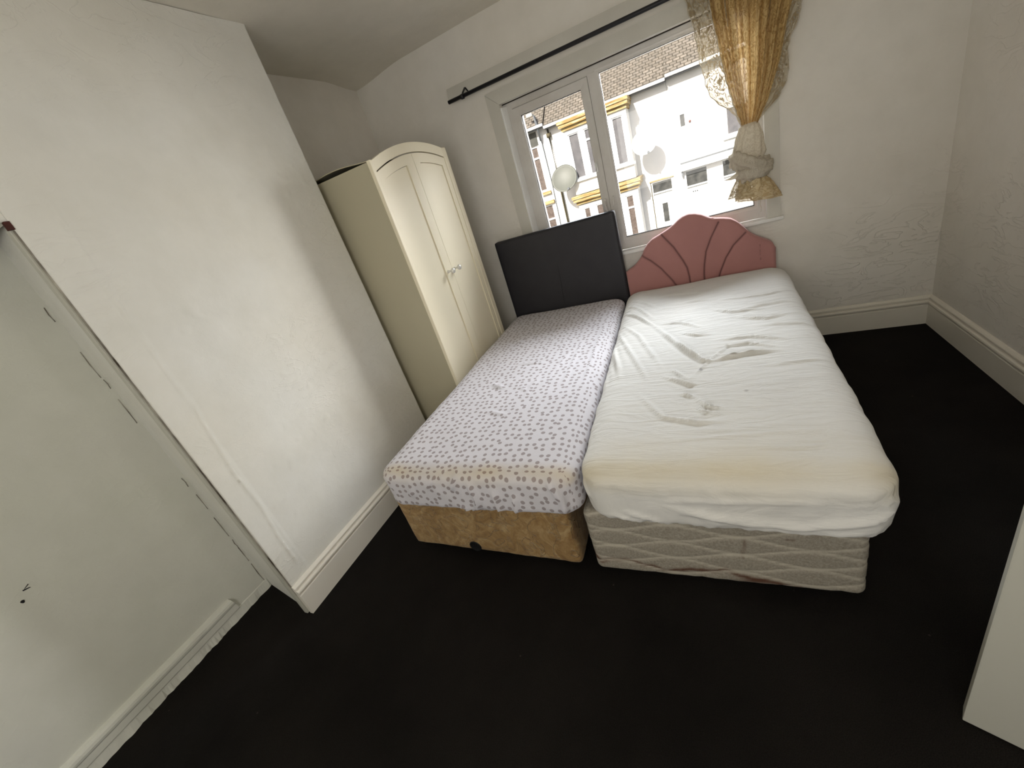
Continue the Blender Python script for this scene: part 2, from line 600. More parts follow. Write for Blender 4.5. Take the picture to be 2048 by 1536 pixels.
# window wall with its opening
bm = bmesh.new()
box(bm, XL - 0.1, WX0, 0, 0.22, -0.1, H + 0.05)
box(bm, WX1, XR + 0.1, 0, 0.22, -0.1, H + 0.05)
box(bm, WX0, WX1, 0, 0.22, -0.1, WZ0)
box(bm, WX0, WX1, 0, 0.22, WZ1, H + 0.05)
w = struct('wall_window', bm, 'wall_paint', 'off-white papered wall around the window')
bm = bmesh.new()                                       # filler blister near the right corner
tube(bm, [(1.612, -0.001, 0.588), (1.611, -0.001, 0.55), (1.607, -0.001, 0.50), (1.600, -0.001, 0.486)], 0.003, 8)
obj('filler_ridge', bm, 'wall_paint', w, True)

struct('wall_right', newbox(XR, XR + 0.12, YB - 0.1, 0.1, -0.1, H + 0.05), 'wall_paint', 'off-white papered wall on the right')
bm = bmesh.new()
box(bm, XL - 0.1, -0.65, YB - 0.12, YB, -0.1, H + 0.05)
box(bm, 0.95, XR + 0.1, YB - 0.12, YB, -0.1, H + 0.05)
box(bm, -0.65, 0.95, YB - 0.12, YB, -0.1, 0.80)
box(bm, -0.65, 0.95, YB - 0.12, YB, 2.00, H + 0.05)
struct('wall_back', bm, 'wall_paint')
bm = bmesh.new()  # rear window frame, added to go with the fill lamp
for q in ((-0.65, -0.60, .80, 2.0), (0.90, 0.95, .80, 2.0), (-.65, .95, .80, .85), (-.65, .95, 1.95, 2.0), (.13, .17, .8, 2.0)):
    box(bm, q[0], q[1], YB - 0.07, YB - 0.02, q[2], q[3])
struct('added_rear_window', bm, 'architrave_paint')
struct('added_sun_block', newbox(-4, 4, -5.6, -5.3, -2.8, 5.5), 'render_cream', 'added unseen wall keeping the sun out of the rear opening')  # added out of view to stop sun entering from behind
struct('wall_left', newbox(XL - 0.12, XL, -1.8, 0.1, -0.1, H + 0.05), 'wall_paint', 'dull left wall of the alcove behind the wardrobe')
aw = struct('wall_alcove', newbox(XL - 0.12, XL, YB - 0.1, -1.8, -0.1, H + 0.05), 'alcove_paint', 'grey-green back wall of the near alcove')

# scuffs in the near alcove
bm = bmesh.new()
def quadx(bm, pts, x=XL + 0.0015):
    bm.faces.new([bm.verts.new((x, a, b)) for a, b in pts])
for q in ([(-2.879, .719), (-2.860, .7155), (-2.862, .719), (-2.879, .7235)], [(-2.876, .7215), (-2.859, .7285), (-2.859, .7315), (-2.871, .7255)]):
    prism(bm, q, 'x', XL - 0.001, XL + 0.0012)
obj('black_scuff', bm, 'black_plastic', aw)
bm = bmesh.new()
prism(bm, [(-2.8975 + .005 * math.cos(a) * (1 + .2 * math.sin(3 * a)), .690 + .006 * math.sin(a)) for a in [k * PI / 6 for k in range(12)]], 'x', XL - 0.001, XL + 0.0012)
obj('black_spot', bm, 'black_plastic', aw)

bm = bmesh.new()                                       # broken crack down the inner corner of the alcove
random.seed(4)
zc = 1.55
while zc > 0.15:
    ln = random.uniform(0.03, 0.14)
    if random.random() < 0.62:
        y_ = -2.322 + random.uniform(-.004, .002)
        tube(bm, [(XL + 0.0005, y_, zc), (XL + 0.0015, y_ + random.uniform(-.004, .003), zc - ln / 2), (XL + 0.0005, y_, zc - ln)], 0.0016, 5)
    zc -= ln + random.uniform(0.0, 0.06)
obj('crack', bm, 'crack', aw)

# chimney breast: dense plaster face with a raised, ragged repair line near its edge
RIDGE = [(-2.278, 1.80), (-2.282, 1.68), (-2.289, 1.517), (-2.290, 1.353), (-2.293, 1.225), (-2.285, 1.059), (-2.299, 0.941), (-2.312, 0.751), (-2.303, 0.578), (-2.321, 0.388), (-2.318, 0.25)]
def breast_x(y, z):
    d, t = poly_dist(y, z, RIDGE)
    rough = 0.5 + 0.9 * max(0, nz(y * 30, z * 30, 3)) + 1.2 * smooth01((1.2 - z) / 0.5) * max(0, nz(y * 70, z * 45, 8))
    h = 0.0055 * math.exp(-(d / 0.006) ** 2) * rough * smooth01((2.0 - z) / 0.3)
    if y < -2.29:
        h += 0.0022 * smooth01((1.9 - z) / 0.3)
    # chips along the outer edge
    e = y - Y2
    if e < 0.02 and z < 1.75:
        h -= 0.005 * max(0, nz(1, z * 28, 5)) * (1 - e / 0.02)
    # trowel marks
    h += 0.0025 * nz(y * 2.2, z * 2.2, 1) + 0.0010 * nz(y * 9, z * 9, 2)
    p = nz(y * 16, z * 22, 12)
    g = smooth01((nz(y * 2.0, z * 2.0, 20) - 0.05) / 0.25)
    h += 0.0022 * max(0, p - 0.25) * g * 3
    h += 0.006 * math.exp(-((H - z) / 0.012) ** 2) * (0.6 + 0.6 * nz(y * 6, 0, 4))
    return XC + h

bm = bmesh.new()
ny, nz_ = 190, 330
V = []
for i in range(ny + 1):
    y = Y2 + (Y1 - Y2) * i / ny
    for j in range(nz_ + 1):
        z = H * j / nz_
        V.append(bm.verts.new((breast_x(y, z), y, z)))
for i in range(ny):
    for j in range(nz_):
        a = i * (nz_ + 1) + j
        bm.faces.new((V[a], V[a + 1], V[a + nz_ + 2], V[a + nz_ + 1]))
# returns
j0 = [V[j] for j in range(nz_ + 1)]
j1 = [V[ny * (nz_ + 1) + j] for j in range(nz_ + 1)]
for edge, back in ((j0, (XL, -2.312)), (j1, (XL, Y1 + 0.0))):
    bk = [bm.verts.new((back[0], back[1], v.co.z)) for v in edge]
    for j in range(nz_):
        bm.faces.new((edge[j], edge[j + 1], bk[j + 1], bk[j]))
# bulkhead above the near alcove, flush with the breast
mY, mZ = 60, 40
W = []
ZB = 1.765
for i in range(mY + 1):
    y = YB + (Y2 - YB) * i / mY
    for j in range(mZ + 1):
        z = ZB + (H - ZB) * j / mZ
        W.append(bm.verts.new((breast_x(max(y, Y2 + 0.03), z) - 0.002 + 0.002 * nz(y * 2, z * 2, 1), y, z)))
for i in range(mY):
    for j in range(mZ):
        a = i * (mZ + 1) + j
        bm.faces.new((W[a], W[a + 1], W[a + mZ + 2], W[a + mZ + 1]))
bot = [W[i * (mZ + 1)] for i in range(mY + 1)]
bb = [bm.verts.new((XL, v.co.y, ZB)) for v in bot]
for i in range(mY):
    bm.faces.new((bot[i], bot[i + 1], bb[i + 1], bb[i]))
struct('wall_chimney_breast', bm, 'breast_paint', 'off-white plastered chimney breast with a ragged repair line', True)
for p in bpy.data.objects['wall_chimney_breast'].data.polygons:
    n = p.normal
    if abs(n.x) < 0.8:
        p.use_smooth = False

# strip of old trim on the alcove edge of the breast
bm = bmesh.new()
box(bm, -1.352, -1.329, Y2 - 0.011, Y2 + 0.004, 0.004, 1.745, 0.002)
struct('trim_1', bm, 'door_paint', 'narrow painted bead down the near edge of the chimney breast')
bm = bmesh.new()
box(bm, -1.334, -1.322, Y2 - 0.012, Y2 + 0.003, 1.742, 1.766, 0.001)
obj('broken_end', bm, 'maroon_chip', bpy.data.objects['trim_1'])
bm = bmesh.new()
box(bm, -1.3280, -1.3255, Y2 - 0.004, Y2 + 0.002, 0.12, 1.74)
obj('gap', bm, 'crack', bpy.data.objects['trim_1'])

# skirting
SK = [(0.0, 0.0), (0.020, 0.0), (0.020, 0.117), (0.018, 0.120), (0.012, 0.1215), (0.012, 0.127), (0.019, 0.1285), (0.025, 0.133), (0.0265, 0.139), (0.025, 0.145), (0.019, 0.1495), (0.010, 0.1505), (0.010, 0.156), (0.0165, 0.158), (0.016, 0.164), (0.011, 0.170), (0.006, 0.174), (0.0, 0.175)]
def skirt(name, p0, p1, nrm, label, m0=0.0, m1=0.0):
    """profile swept p0->p1, nrm = inward normal; m0/m1 mitre factors"""
    bm = bmesh.new()
    p0 = Vector(p0); p1 = Vector(p1); nrm = Vector(nrm)
    d = (p1 - p0).normalized()
    n = 40
    rings = []
    for i in range(n + 1):
        t = i / n
        ring = []
        for (o, z) in SK:
            s = p0.lerp(p1, t)
            s = s + d * (m0 * o * (1 - t) - m1 * o * t)
            q = s + nrm * o
            zz = z
            if z > 0:
                zz += 0.0012 * nz(q.x * 3, q.y * 3, 0.5)
            ring.append(bm.verts.new((q.x, q.y, zz)))
        rings.append(ring)
    k = len(SK)
    for A, B in zip(rings, rings[1:]):
        for i in range(k):
            bm.faces.new((A[i], A[(i + 1) % k], B[(i + 1) % k], B[i]))
    bm.faces.new(rings[0][::-1])
    bm.faces.new(rings[-1])
    return struct(name, bm, 'skirting_paint', label)
skirt('baseboard_window', (XL + 0.01, 0, 0), (XR, 0, 0), (0, -1, 0), 'white moulded skirting below the window', 0, 1)
skirt('baseboard_right', (XR, 0, 0), (XR, -2.45, 0), (-1, 0, 0), 'white moulded skirting on the right wall', 1, 0)
skirt('baseboard_left', (XC + 0.0015, Y2 - 0.004, 0), (XC + 0.0015, Y1, 0), (1, 0, 0), 'white moulded skirting on the chimney breast')

# piece of old skirting left on the alcove wall
bm = bmesh.new()
pf = [(0.0, 0.045), (0.010, 0.046), (0.014, 0.050), (0.014, 0.080), (0.019, 0.086), (0.021, 0.096), (0.019, 0.107), (0.012, 0.117), (0.0, 0.122)]
rings = []
for i in range(61):
    y = -2.485 - (1.79) * i / 60
    rings.append([bm.verts.new((XL + o, y + (0.012 * (0.12 - z) / .07 if i == 0 else 0), z + 0.0015 * nz(y * 5, z, 2))) for o, z in pf])
for A, B in zip(rings, rings[1:]):
    for i in range(len(pf) - 1):
        bm.faces.new((A[i], A[i + 1], B[i + 1], B[i]))
bm.faces.new(rings[0]); bm.faces.new(rings[-1][::-1])
struct('baseboard_alcove', bm, 'alcove_paint', 'cut-off remnant of old moulding on the alcove wall')
# crumbling plaster foot under it
bm = bmesh.new()
ring = []
for i in range(181):
    y = -2.315 - 1.98 * i / 180
    o = 0.010 + 0.008 * nz(y * 22, 3, 1) + 0.006 * nz(y * 60, 2, 1)
    ring.append([bm.verts.new((XL, y, 0.048)), bm.verts.new((XL + 0.004, y, 0.045)), bm.verts.new((XL + max(0.003, o), y, 0.0)), bm.verts.new((XL, y, 0.0))])
for A, B in zip(ring, ring[1:]):
    for i in range(4):
        bm.faces.new((A[i], A[(i + 1) % 4], B[(i + 1) % 4], B[i]))
struct('trim_2', bm, 'alcove_paint', 'ragged plaster foot along the alcove floor')

# board behind the curtain pole
def zrag(x0, x1, y, z, n=40, amp=.002):
    return [(x0 + (x1 - x0) * i / n, z + amp * nz(x0 + i * .7, z)) for i in range(n + 1)]
bm = bmesh.new()
prism(bm, [(-1.035, 2.066), (1.32, 2.050), (1.32, 2.135), (-1.02, 2.150)], 'y', -0.012, 0.0)
struct('trim_3', bm, 'architrave_paint', 'painted board behind the curtain pole')

# architrave (flush, mitred) and sill
bm = bmesh.new()
o_, i_ = 0.079, 0.0
ox0, ox1, oz1 = WX0 - 0.083, WX1 + 0.070, WZ1 + 0.082
prism(bm, [(ox0, oz1), (WX0, WZ1), (WX1, WZ1), (ox1, oz1)], 'y', -0.009, 0.0)
a = struct('trim_4', bm, 'architrave_paint', 'mitred architrave head over the window')
bm = bmesh.new()
prism(bm, [(ox0, WZ0 + 0.02), (WX0, WZ0 + 0.02), (WX0, WZ1 - 0.002), (ox0, oz1 - 0.003)], 'y', -0.007, 0.0)
prism(bm, [(WX1, WZ0 + 0.02), (ox1, WZ0 + 0.02), (ox1, oz1 - 0.003), (WX1, WZ1 - 0.002)], 'y', -0.009, 0.0)
struct('trim_5', bm, 'architrave_paint', 'architrave legs at both sides of the window')
bm = bmesh.new()
box(bm, WX0 - 0.085, WX1 + 0.083, -0.026, 0.0, 0.800, 0.820, 0.004, 3)
box(bm, WX0, WX1, -0.002, 0.06, 0.802, 0.8195)
struct('trim_6', bm, 'sill_paint', 'white window sill')

# ------------------------------------------------------------------ window
FY0, FY1 = 0.055, 0.115
win = bpy.data.objects.new('window_1', None)
C.objects.link(win)
win['kind'] = 'structure'
win['label'] = 'white plastic window with an opening casement on the left'
win.location = (0.06, 0.055, 0.80)
def wpart(name, bm, mat, par=None, smooth=False):
    o = obj(name, bm, mat, par or win, smooth)
    return o
GX0, GX1, GX2, GX3 = -0.576, -0.158, -0.036, 0.744     # glass edges
GZL, GZR, GZB = 1.846, 1.894, 0.903
bm = bmesh.new()
box(bm, WX0 - .002, -0.625, FY0, FY1, 0.82, 1.943, 0.004)
box(bm, 0.766, WX1 - 0.0, FY0, FY1, 0.82, 1.943, 0.004)
box(bm, WX0 + .02, WX1, FY0 + 0.001, FY1, 1.900, 1.943, 0.004)
box(bm, WX0 + .02, WX1, FY0 + 0.001, FY1, 0.82, 0.885, 0.004)
box(bm, -0.108, -0.050, FY0 - 0.0, FY1, 0.86, 1.91, 0.004)
wf = wpart('outer_frame', bm, 'upvc')
bm = bmesh.new()
box(bm, WX0 - .001, WX1, FY0 - 0.012, FY0 + 0.002, 1.941, 1.9455)
wpart('sealant_gap', bm, 'gap_dark')
bm = bmesh.new()                                       # reveal liner, left face sloped and whitened as if lit from outside
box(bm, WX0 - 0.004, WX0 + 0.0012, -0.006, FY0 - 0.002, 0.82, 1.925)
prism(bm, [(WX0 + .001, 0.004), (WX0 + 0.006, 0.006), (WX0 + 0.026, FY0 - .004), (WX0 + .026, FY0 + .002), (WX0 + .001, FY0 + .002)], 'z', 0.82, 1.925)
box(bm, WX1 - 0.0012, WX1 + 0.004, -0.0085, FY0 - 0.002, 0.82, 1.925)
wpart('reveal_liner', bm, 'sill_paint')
def ringframe(x0, x1, z0, z1, w, y0, y1, bev=0.004):
    """mitred rectangular frame, outer size given"""
    bm = bmesh.new()
    O = [(x0, z0), (x1, z0), (x1, z1), (x0, z1)]
    I = [(x0 + w, z0 + w), (x1 - w, z0 + w), (x1 - w, z1 - w), (x0 + w, z1 - w)]
    for i in range(4):
        j = (i + 1) % 4
        # front slopes inward towards the glass
        v = [Vector((O[i][0], y0, O[i][1])), Vector((O[j][0], y0, O[j][1])),
             Vector((I[j][0], y0 + 0.005, I[j][1])), Vector((I[i][0], y0 + 0.005, I[i][1]))]
        m = [v[0].lerp(v[3], 0.45), v[1].lerp(v[2], 0.45)]
        m[0].y = y0 + 0.001; m[1].y = y0 + 0.001
        b = [Vector((p.x, y1, p.z)) for p in v]
        vv = [bm.verts.new(p) for p in (v[0], v[1], m[1], m[0], v[2], v[3], b[0], b[1], b[2], b[3])]
        bm.faces.new((vv[0], vv[1], vv[2], vv[3]))
        bm.faces.new((vv[3], vv[2], vv[4], vv[5]))
        bm.faces.new((vv[0], vv[6], vv[7], vv[1]))
        bm.faces.new((vv[5], vv[4], vv[8], vv[9]))
        bm.faces.new((vv[6], vv[9], vv[8], vv[7]))
        bm.faces.new((vv[0], vv[3], vv[5], vv[9], vv[6]))
        bm.faces.new((vv[1], vv[7], vv[8], vv[4], vv[2]))
    return bm
cas = wpart('casement', ringframe(-0.626, -0.108, 0.852, 1.897, 0.050, FY0 - 0.010, FY1 - 0.01), 'upvc')
o = wpart('casement_glass', newbox(-0.58, -0.154, FY0 + 0.03, FY0 + 0.034, 0.896, 1.85), 'window_glass', cas)
bm = bmesh.new()
for (x0, x1, z0, z1) in ((-0.5775, -0.157, 1.8435, 1.8475), (-0.5775, -0.5735, 0.9, 1.8475), (-0.161, -0.157, 0.9, 1.8475)):
    box(bm, x0, x1, FY0 + 0.006, FY0 + 0.01, z0, z1)
wpart('gasket', bm, 'gap_dark', cas)
fx = wpart('fixed_bead', ringframe(-0.058, 0.768, 0.881, 1.914, 0.021, FY0 - 0.003, FY1 - 0.01), 'upvc')
wpart('fixed_glass', newbox(-0.04, 0.75, FY0 + 0.03, FY0 + 0.034, 0.9, 1.897), 'window_glass', fx)
bm = bmesh.new()
box(bm, -0.039, -0.035, FY0 + 0.011, FY0 + 0.015, 0.9, 1.895)
box(bm, -0.037, 0.747, FY0 + 0.011, FY0 + 0.015, 1.891, 1.895)
box(bm, -0.037, 0.747, FY0 + 0.003, FY0 + 0.031, 0.9015, 0.9050)
box(bm, 0.743, 0.747, FY0 + 0.011, FY0 + 0.015, 0.9, 1.893)
wpart('gasket', bm, 'gap_dark', fx)
# casement handle and keeper
bm = bmesh.new()
box(bm, -0.146, -0.124, 0.030, 0.046, 1.115, 1.190, 0.006)
tube(bm, [(-0.135, 0.03, 1.17), (-0.135, 0.012, 1.168), (-0.132, 0.004, 1.15), (-0.128, 0.002, 1.09)], 0.007, 8)
hd = wpart('handle', bm, 'upvc', cas, True)
bm = bmesh.new()
box(bm, -0.141, -0.129, 0.0285, 0.031, 1.125, 1.137); box(bm, -0.141, -0.129, 0.0285, 0.031, 1.142, 1.150)
wpart('lock_holes', bm, 'gap_dark', cas)
bm = bmesh.new()
box(bm, -0.156, -0.140, 0.032, 0.046, 1.365, 1.425, 0.004)
tube(bm, [(-0.152, 0.03, 1.375), (-0.146, 0.022, 1.40), (-0.141, 0.03, 1.42)], 0.004, 8)
wpart('snib', bm, 'sill_paint', cas, True)
bm = bmesh.new()
tube(bm, [(-0.076, 0.053, 1.19), (-0.079, 0.045, 1.182), (-0.080, 0.044, 1.15), (-0.086, 0.046, 1.125)], 0.0035, 8)
wpart('stay_hook', bm, 'sill_paint', None, True)

# ------------------------------------------------------------------ curtain pole and curtain
pole = thing('curtain_pole', 'thin black metal curtain pole on a bracket above the window', 'curtain pole', (-1.0, -0.09, 2.058))
bm = bmesh.new()
tube(bm, [(-0.995, -0.09, 2.060), (0.4, -0.09, 2.050), (1.28, -0.09, 2.046)], 0.0115, 14)
obj('rod', bm, 'black_metal', pole, True)
for bx in (-0.885, 1.18):
    bm = bmesh.new()
    zt = 2.057 if bx < 0 else 2.046
    tube(bm, [(bx + .004, -0.013, zt + 0.052), (bx + .004, -0.03, zt + 0.050), (bx + .002, -0.075, zt + 0.02), (bx, -0.09, zt)], 0.006, 8)
    tube(bm, [(bx + .004, -0.013, zt + 0.052), (bx + 0.022, -0.016, zt + 0.018)], 0.005, 8)
    lathe(bm, [(-0.010, 0.0155), (0.010, 0.0155)], (bx, -0.09, zt), (1, 0, -.01), 14)
    obj('bracket', bm, 'black_metal', pole, True)

cur = thing('lace_curtain', 'gathered cream lace curtain, coloured gold as if backlit, knotted above the sill at the right of the window', 'curtain', (0.72, -0.09, 2.046))
def interp(tab, z):
    if z >= tab[0][0]:
        return tab[0][1]
    for (za, a), (zb, b) in zip(tab, tab[1:]):
        if z >= zb:
            return a + (b - a) * (za - z) / (za - zb)
    return tab[-1][1]
def drape(left, right, ztop, zbot, ybase, folds, amp, seed, nu=90, nv=90, taper=True, uw=0.3):
    bm = bmesh.new()
    uvl = bm.loops.layers.uv.new('UVMap')
    G = []
    for j in range(nv + 1):
        t = j / nv
        z = ztop + (zbot - ztop) * t
        a, b = interp(left, z), interp(right, z)
        row = []
        for i in range(nu + 1):
            u = i / nu
            ph = u * folds * 2 * PI
            wob = 0.35 * nz(u * 5 + seed, t * 1.5, seed) * 2 * PI
            amp_ = amp * (1 - 0.55 * t if taper else 1)
            y = ybase + amp_ * math.sin(ph + wob) + 0.25 * amp_ * math.sin(2.7 * ph + seed)
            x = a + (b - a) * u + 0.010 * (b - a) * math.cos(ph + wob)
            row.append((bm.verts.new((x, y, z)), (u, t)))
        G.append(row)
    for j in range(nv):
        for i in range(nu):
            q = (G[j][i], G[j][i + 1], G[j + 1][i + 1], G[j + 1][i])
            f = bm.faces.new([k[0] for k in q])
            for lp, k in zip(f.loops, q):
                lp[uvl].uv = (k[1][0] * uw, k[1][1] * 0.75)
    return bm
mainL = [(2.07, .565), (1.9, .58), (1.78, .60), (1.61, .625), (1.485, .652), (1.35, .690)]
mainR = [(2.07, .975), (1.9, .945), (1.75, .90), (1.6, .868), (1.45, .815), (1.35, .762)]
obj('gathered_panel', drape(mainL, mainR, 2.068, 1.352, -0.105, 7, 0.022, 3.3, 150, 80, True, 1.1), 'lace_backlit', cur, True)
flapL = [(2.07, .455), (2.0, .474), (1.94, .480), (1.90, .497), (1.84, .500), (1.78, .508), (1.72, .512), (1.67, .525), (1.61, .532), (1.55, .552), (1.50, .590), (1.455, .640), (1.42, .665), (1.35, .695)]
flapR = [(2.07, .975), (1.95, .99), (1.83, .972), (1.74, .955), (1.68, .92), (1.64, .910), (1.56, .912), (1.50, .902), (1.44, .865), (1.40, .81), (1.35, .757)]
midl = [(2.07, .66), (1.35, .72)]
midr = [(2.07, .80), (1.35, .73)]
obj('left_scalloped_edge', drape(flapL, midl, 2.066, 1.354, -0.080, 2.0, 0.010, 1.2, 60, 80), 'lace_pale', cur, True)
obj('right_scalloped_edge', drape(midr, flapR, 2.066, 1.354, -0.080, 2.0, 0.010, 6.1, 60, 80), 'lace_pale', cur, True)
# hems: cords following the scalloped outlines
def cord(tab, y, r=0.0022, z0=1.36, z1=2.06, seed=0):
    bm = bmesh.new()
    pts = []
    for k in range(60):
        z = z1 + (z0 - z1) * k / 59
        pts.append((interp(tab, z) + 0.002 * math.sin(k * 1.3 + seed), y + .003 * math.sin(k * .5), z))
    return tube(bm, pts, r, 6)
for tb, yy, s in ((flapL, -0.082, 0), (flapR, -0.080, 2), (mainL, -0.118, 4)):
    obj('hem', cord(tb, yy, 0.0024, seed=s), 'lace_knot', cur, True)

# knot
def blob(rings, n=48, seed=0.0, fold=0.006, k=9, yc=-0.1):
    """rings: (cx, cz, halfwidth, halfdepth, tilt) stacked; closed loft with pleats"""
    bm = bmesh.new()
    uvl = bm.loops.layers.uv.new('UVMap')
    RR = []
    for q, (cx, cz, hw, hd, tilt) in enumerate(rings):
        row = []
        for i in range(n):
            a = 2 * PI * i / n
            f = 1 + fold / max(hw, .02) * math.sin(k * a + seed + q * 0.25) + 0.6 * fold / max(hw, .02) * nz(math.cos(a) * 3 + seed, math.sin(a) * 3, q * .3)
            x = cx + hw * math.cos(a) * f
            y = yc + hd * math.sin(a) * f
            z = cz + tilt * math.cos(a) * hw
            row.append((bm.verts.new((x, y, z)), (i / n, q / len(rings))))
        RR.append(row)
    for A, B in zip(RR, RR[1:]):
        for i in range(n):
            q = (A[i], A[(i + 1) % n], B[(i + 1) % n], B[i])
            f = bm.faces.new([v[0] for v in q])
            for lp, v in zip(f.loops, q):
                lp[uvl].uv = (v[1][0] * 0.5, v[1][1] * 0.3)
    return bm, RR
def loft(rs, sub=5):
    out = []
    for A, B in zip(rs, rs[1:]):
        for s in range(sub):
            t = smooth01(s / sub) * .5 + (s / sub) * .5
            out.append(tuple(a + (b - a) * t for a, b in zip(A, B)))
    out.append(rs[-1])
    return out
bm, RR = blob(loft([(.722, 1.365, .030, .026, 0), (.722, 1.352, .046, .040, 0), (.720, 1.30, .066, .050, .05), (.715, 1.24, .078, .055, .1), (.712, 1.20, .088, .058, .1), (.712, 1.165, .07, .05, .1)]), 60, 1.0, .004, 11)
obj('knot_collar', bm, 'lace_knot', cur, True)
# wrapping loop: a fat twisted ring round the knot
def loop_ring(c, ax, ay, tilt, rad, seed, n=72, m=22, zf=1.0):
    bm = bmesh.new()
    uvl = bm.loops.layers.uv.new('UVMap')
    RR = []
    for i in range(n):
        a = 2 * PI * i / n
        cx = c[0] + ax * math.cos(a)
        cy = c[1] + ay * math.sin(a)
        cz = c[2] + tilt * math.cos(a) + 0.006 * math.sin(2 * a)
        d = Vector((math.cos(a), math.sin(a), 0))
        row = []
        for k in range(m):
            b = 2 * PI * k / m
            rr = rad * (1 + 0.16 * math.sin(6 * b + a * 3 + seed) + 0.25 * nz(math.cos(a) * 4 + seed, math.sin(a) * 4, b))
            p = Vector((cx, cy, cz)) + d * rr * 0.75 * math.cos(b) + Vector((0, 0, 1)) * rr * zf * math.sin(b)
            row.append((bm.verts.new(p), (i / n, k / m)))
        RR.append(row)
    for i in range(n):
        for k in range(m):
            q = (RR[i][k], RR[(i + 1) % n][k], RR[(i + 1) % n][(k + 1) % m], RR[i][(k + 1) % m])
            f = bm.faces.new([v[0] for v in q])
            for lp, v in zip(f.loops, q):
                lp[uvl].uv = (v[1][0] * .8, v[1][1] * 0.2)
    return bm
obj('knot_loop', loop_ring((.722, -0.1, 1.165), .068, .040, -0.034, .050, 2.0), 'lace_knot', cur, True)
obj('knot_loop', loop_ring((.738, -0.105, 1.118), .062, .038, 0.012, .040, 5.0), 'lace_knot', cur, True)
bm, RR = blob(loft([(.722, 1.13, .050, .034, 0), (.725, 1.09, .060, .040, 0), (.735, 1.05, .078, .050, 0), (.745, 1.00, .098, .058, -.05), (.752, .962, .112, .062, -.12)], 8), 96, 2.0, .010, 8, -0.1)
obj('frayed_tail', bm, 'lace_tail', cur, True)
bm, RR = blob(loft([(.69, 1.10, .030, .02, 0), (.67, 1.05, .045, .028, 0), (.662, .99, .055, .03, -.1)], 8), 60, 4.0, .008, 6, -0.085)
obj('frayed_tail', bm, 'lace_pale', cur, True)
bm = bmesh.new()
tube(bm, [(.68, -.11, 1.135), (.645, -.12, 1.118), (.615, -.125, 1.112), (.585, -.125, 1.113)], .01, 8, True, [.018, .014, .007, .001])
obj('loose_corner', bm, 'lace_knot', cur, True)
bm = bmesh.new()
tube(bm, [(.765, -.1, .95), (.762, -.098, .925), (.768, -.097, .905), (.764, -.096, .885)], .0016, 6)
obj('loose_thread', bm, 'lace_knot', cur, True)

# ------------------------------------------------------------------ wardrobe (front faces the beds, +X)
WXF = -0.990
wy0, wy1, wz = -1.147, -0.345, 1.768
wd = thing('wardrobe', 'cream two-door wardrobe with an arched top in the alcove by the window', 'wardrobe', (-1.24, -0.75, 0))
def arch(y, lift=0.0):  # one end higher: doors, crown and posts skewed to fit image pixels
    t = (y - (wy0 + .03)) / (wy1 - .05 - wy0 - .03)
    return 1.706 + 0.031 * t + 0.058 * (1 - (2 * t - 1) ** 2) + lift
XBK = -1.50
bm = bmesh.new()
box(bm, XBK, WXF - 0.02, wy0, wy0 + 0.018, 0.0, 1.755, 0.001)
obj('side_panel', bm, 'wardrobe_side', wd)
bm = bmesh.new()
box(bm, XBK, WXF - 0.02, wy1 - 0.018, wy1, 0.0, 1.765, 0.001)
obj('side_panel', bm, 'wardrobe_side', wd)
bm = bmesh.new()
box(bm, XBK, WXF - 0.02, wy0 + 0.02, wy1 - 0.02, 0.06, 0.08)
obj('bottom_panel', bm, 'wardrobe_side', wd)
# warped back/top lifting off the sides
bm = bmesh.new()
n = 24
A = []
for i in range(n + 1):
    x = XBK + (WXF - 0.022 - XBK) * i / n
    lift = 0.022 * math.sin(PI * min(1, max(0, (i / n))) ) ** 1.2
    A.append((x, 1.757 + lift))
pts = A + [(x, z + 0.004) for x, z in reversed(A)]
prism(bm, pts, 'y', wy0 + 0.004, wy1 - 0.004)
obj('top_panel', bm, 'wardrobe_side', wd)
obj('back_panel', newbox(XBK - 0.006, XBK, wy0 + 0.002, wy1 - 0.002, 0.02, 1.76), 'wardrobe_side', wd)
obj('inner_shade_block', newbox(XBK + 0.01, WXF - 0.03, wy0 + 0.02, wy1 - 0.02, 1.66, 1.752), 'gap_dark', wd)  # dark block standing in for the shade under the lifted top
for (a, b, zt) in ((wy0, wy0 + 0.030, 1.762), (wy1 - 0.052, wy1, 1.796)):
    bm = bmesh.new()
    box(bm, WXF - 0.022, WXF, a, b, 0.0, zt, 0.006, 3)
    obj('front_post', bm, 'wardrobe_paint', wd)
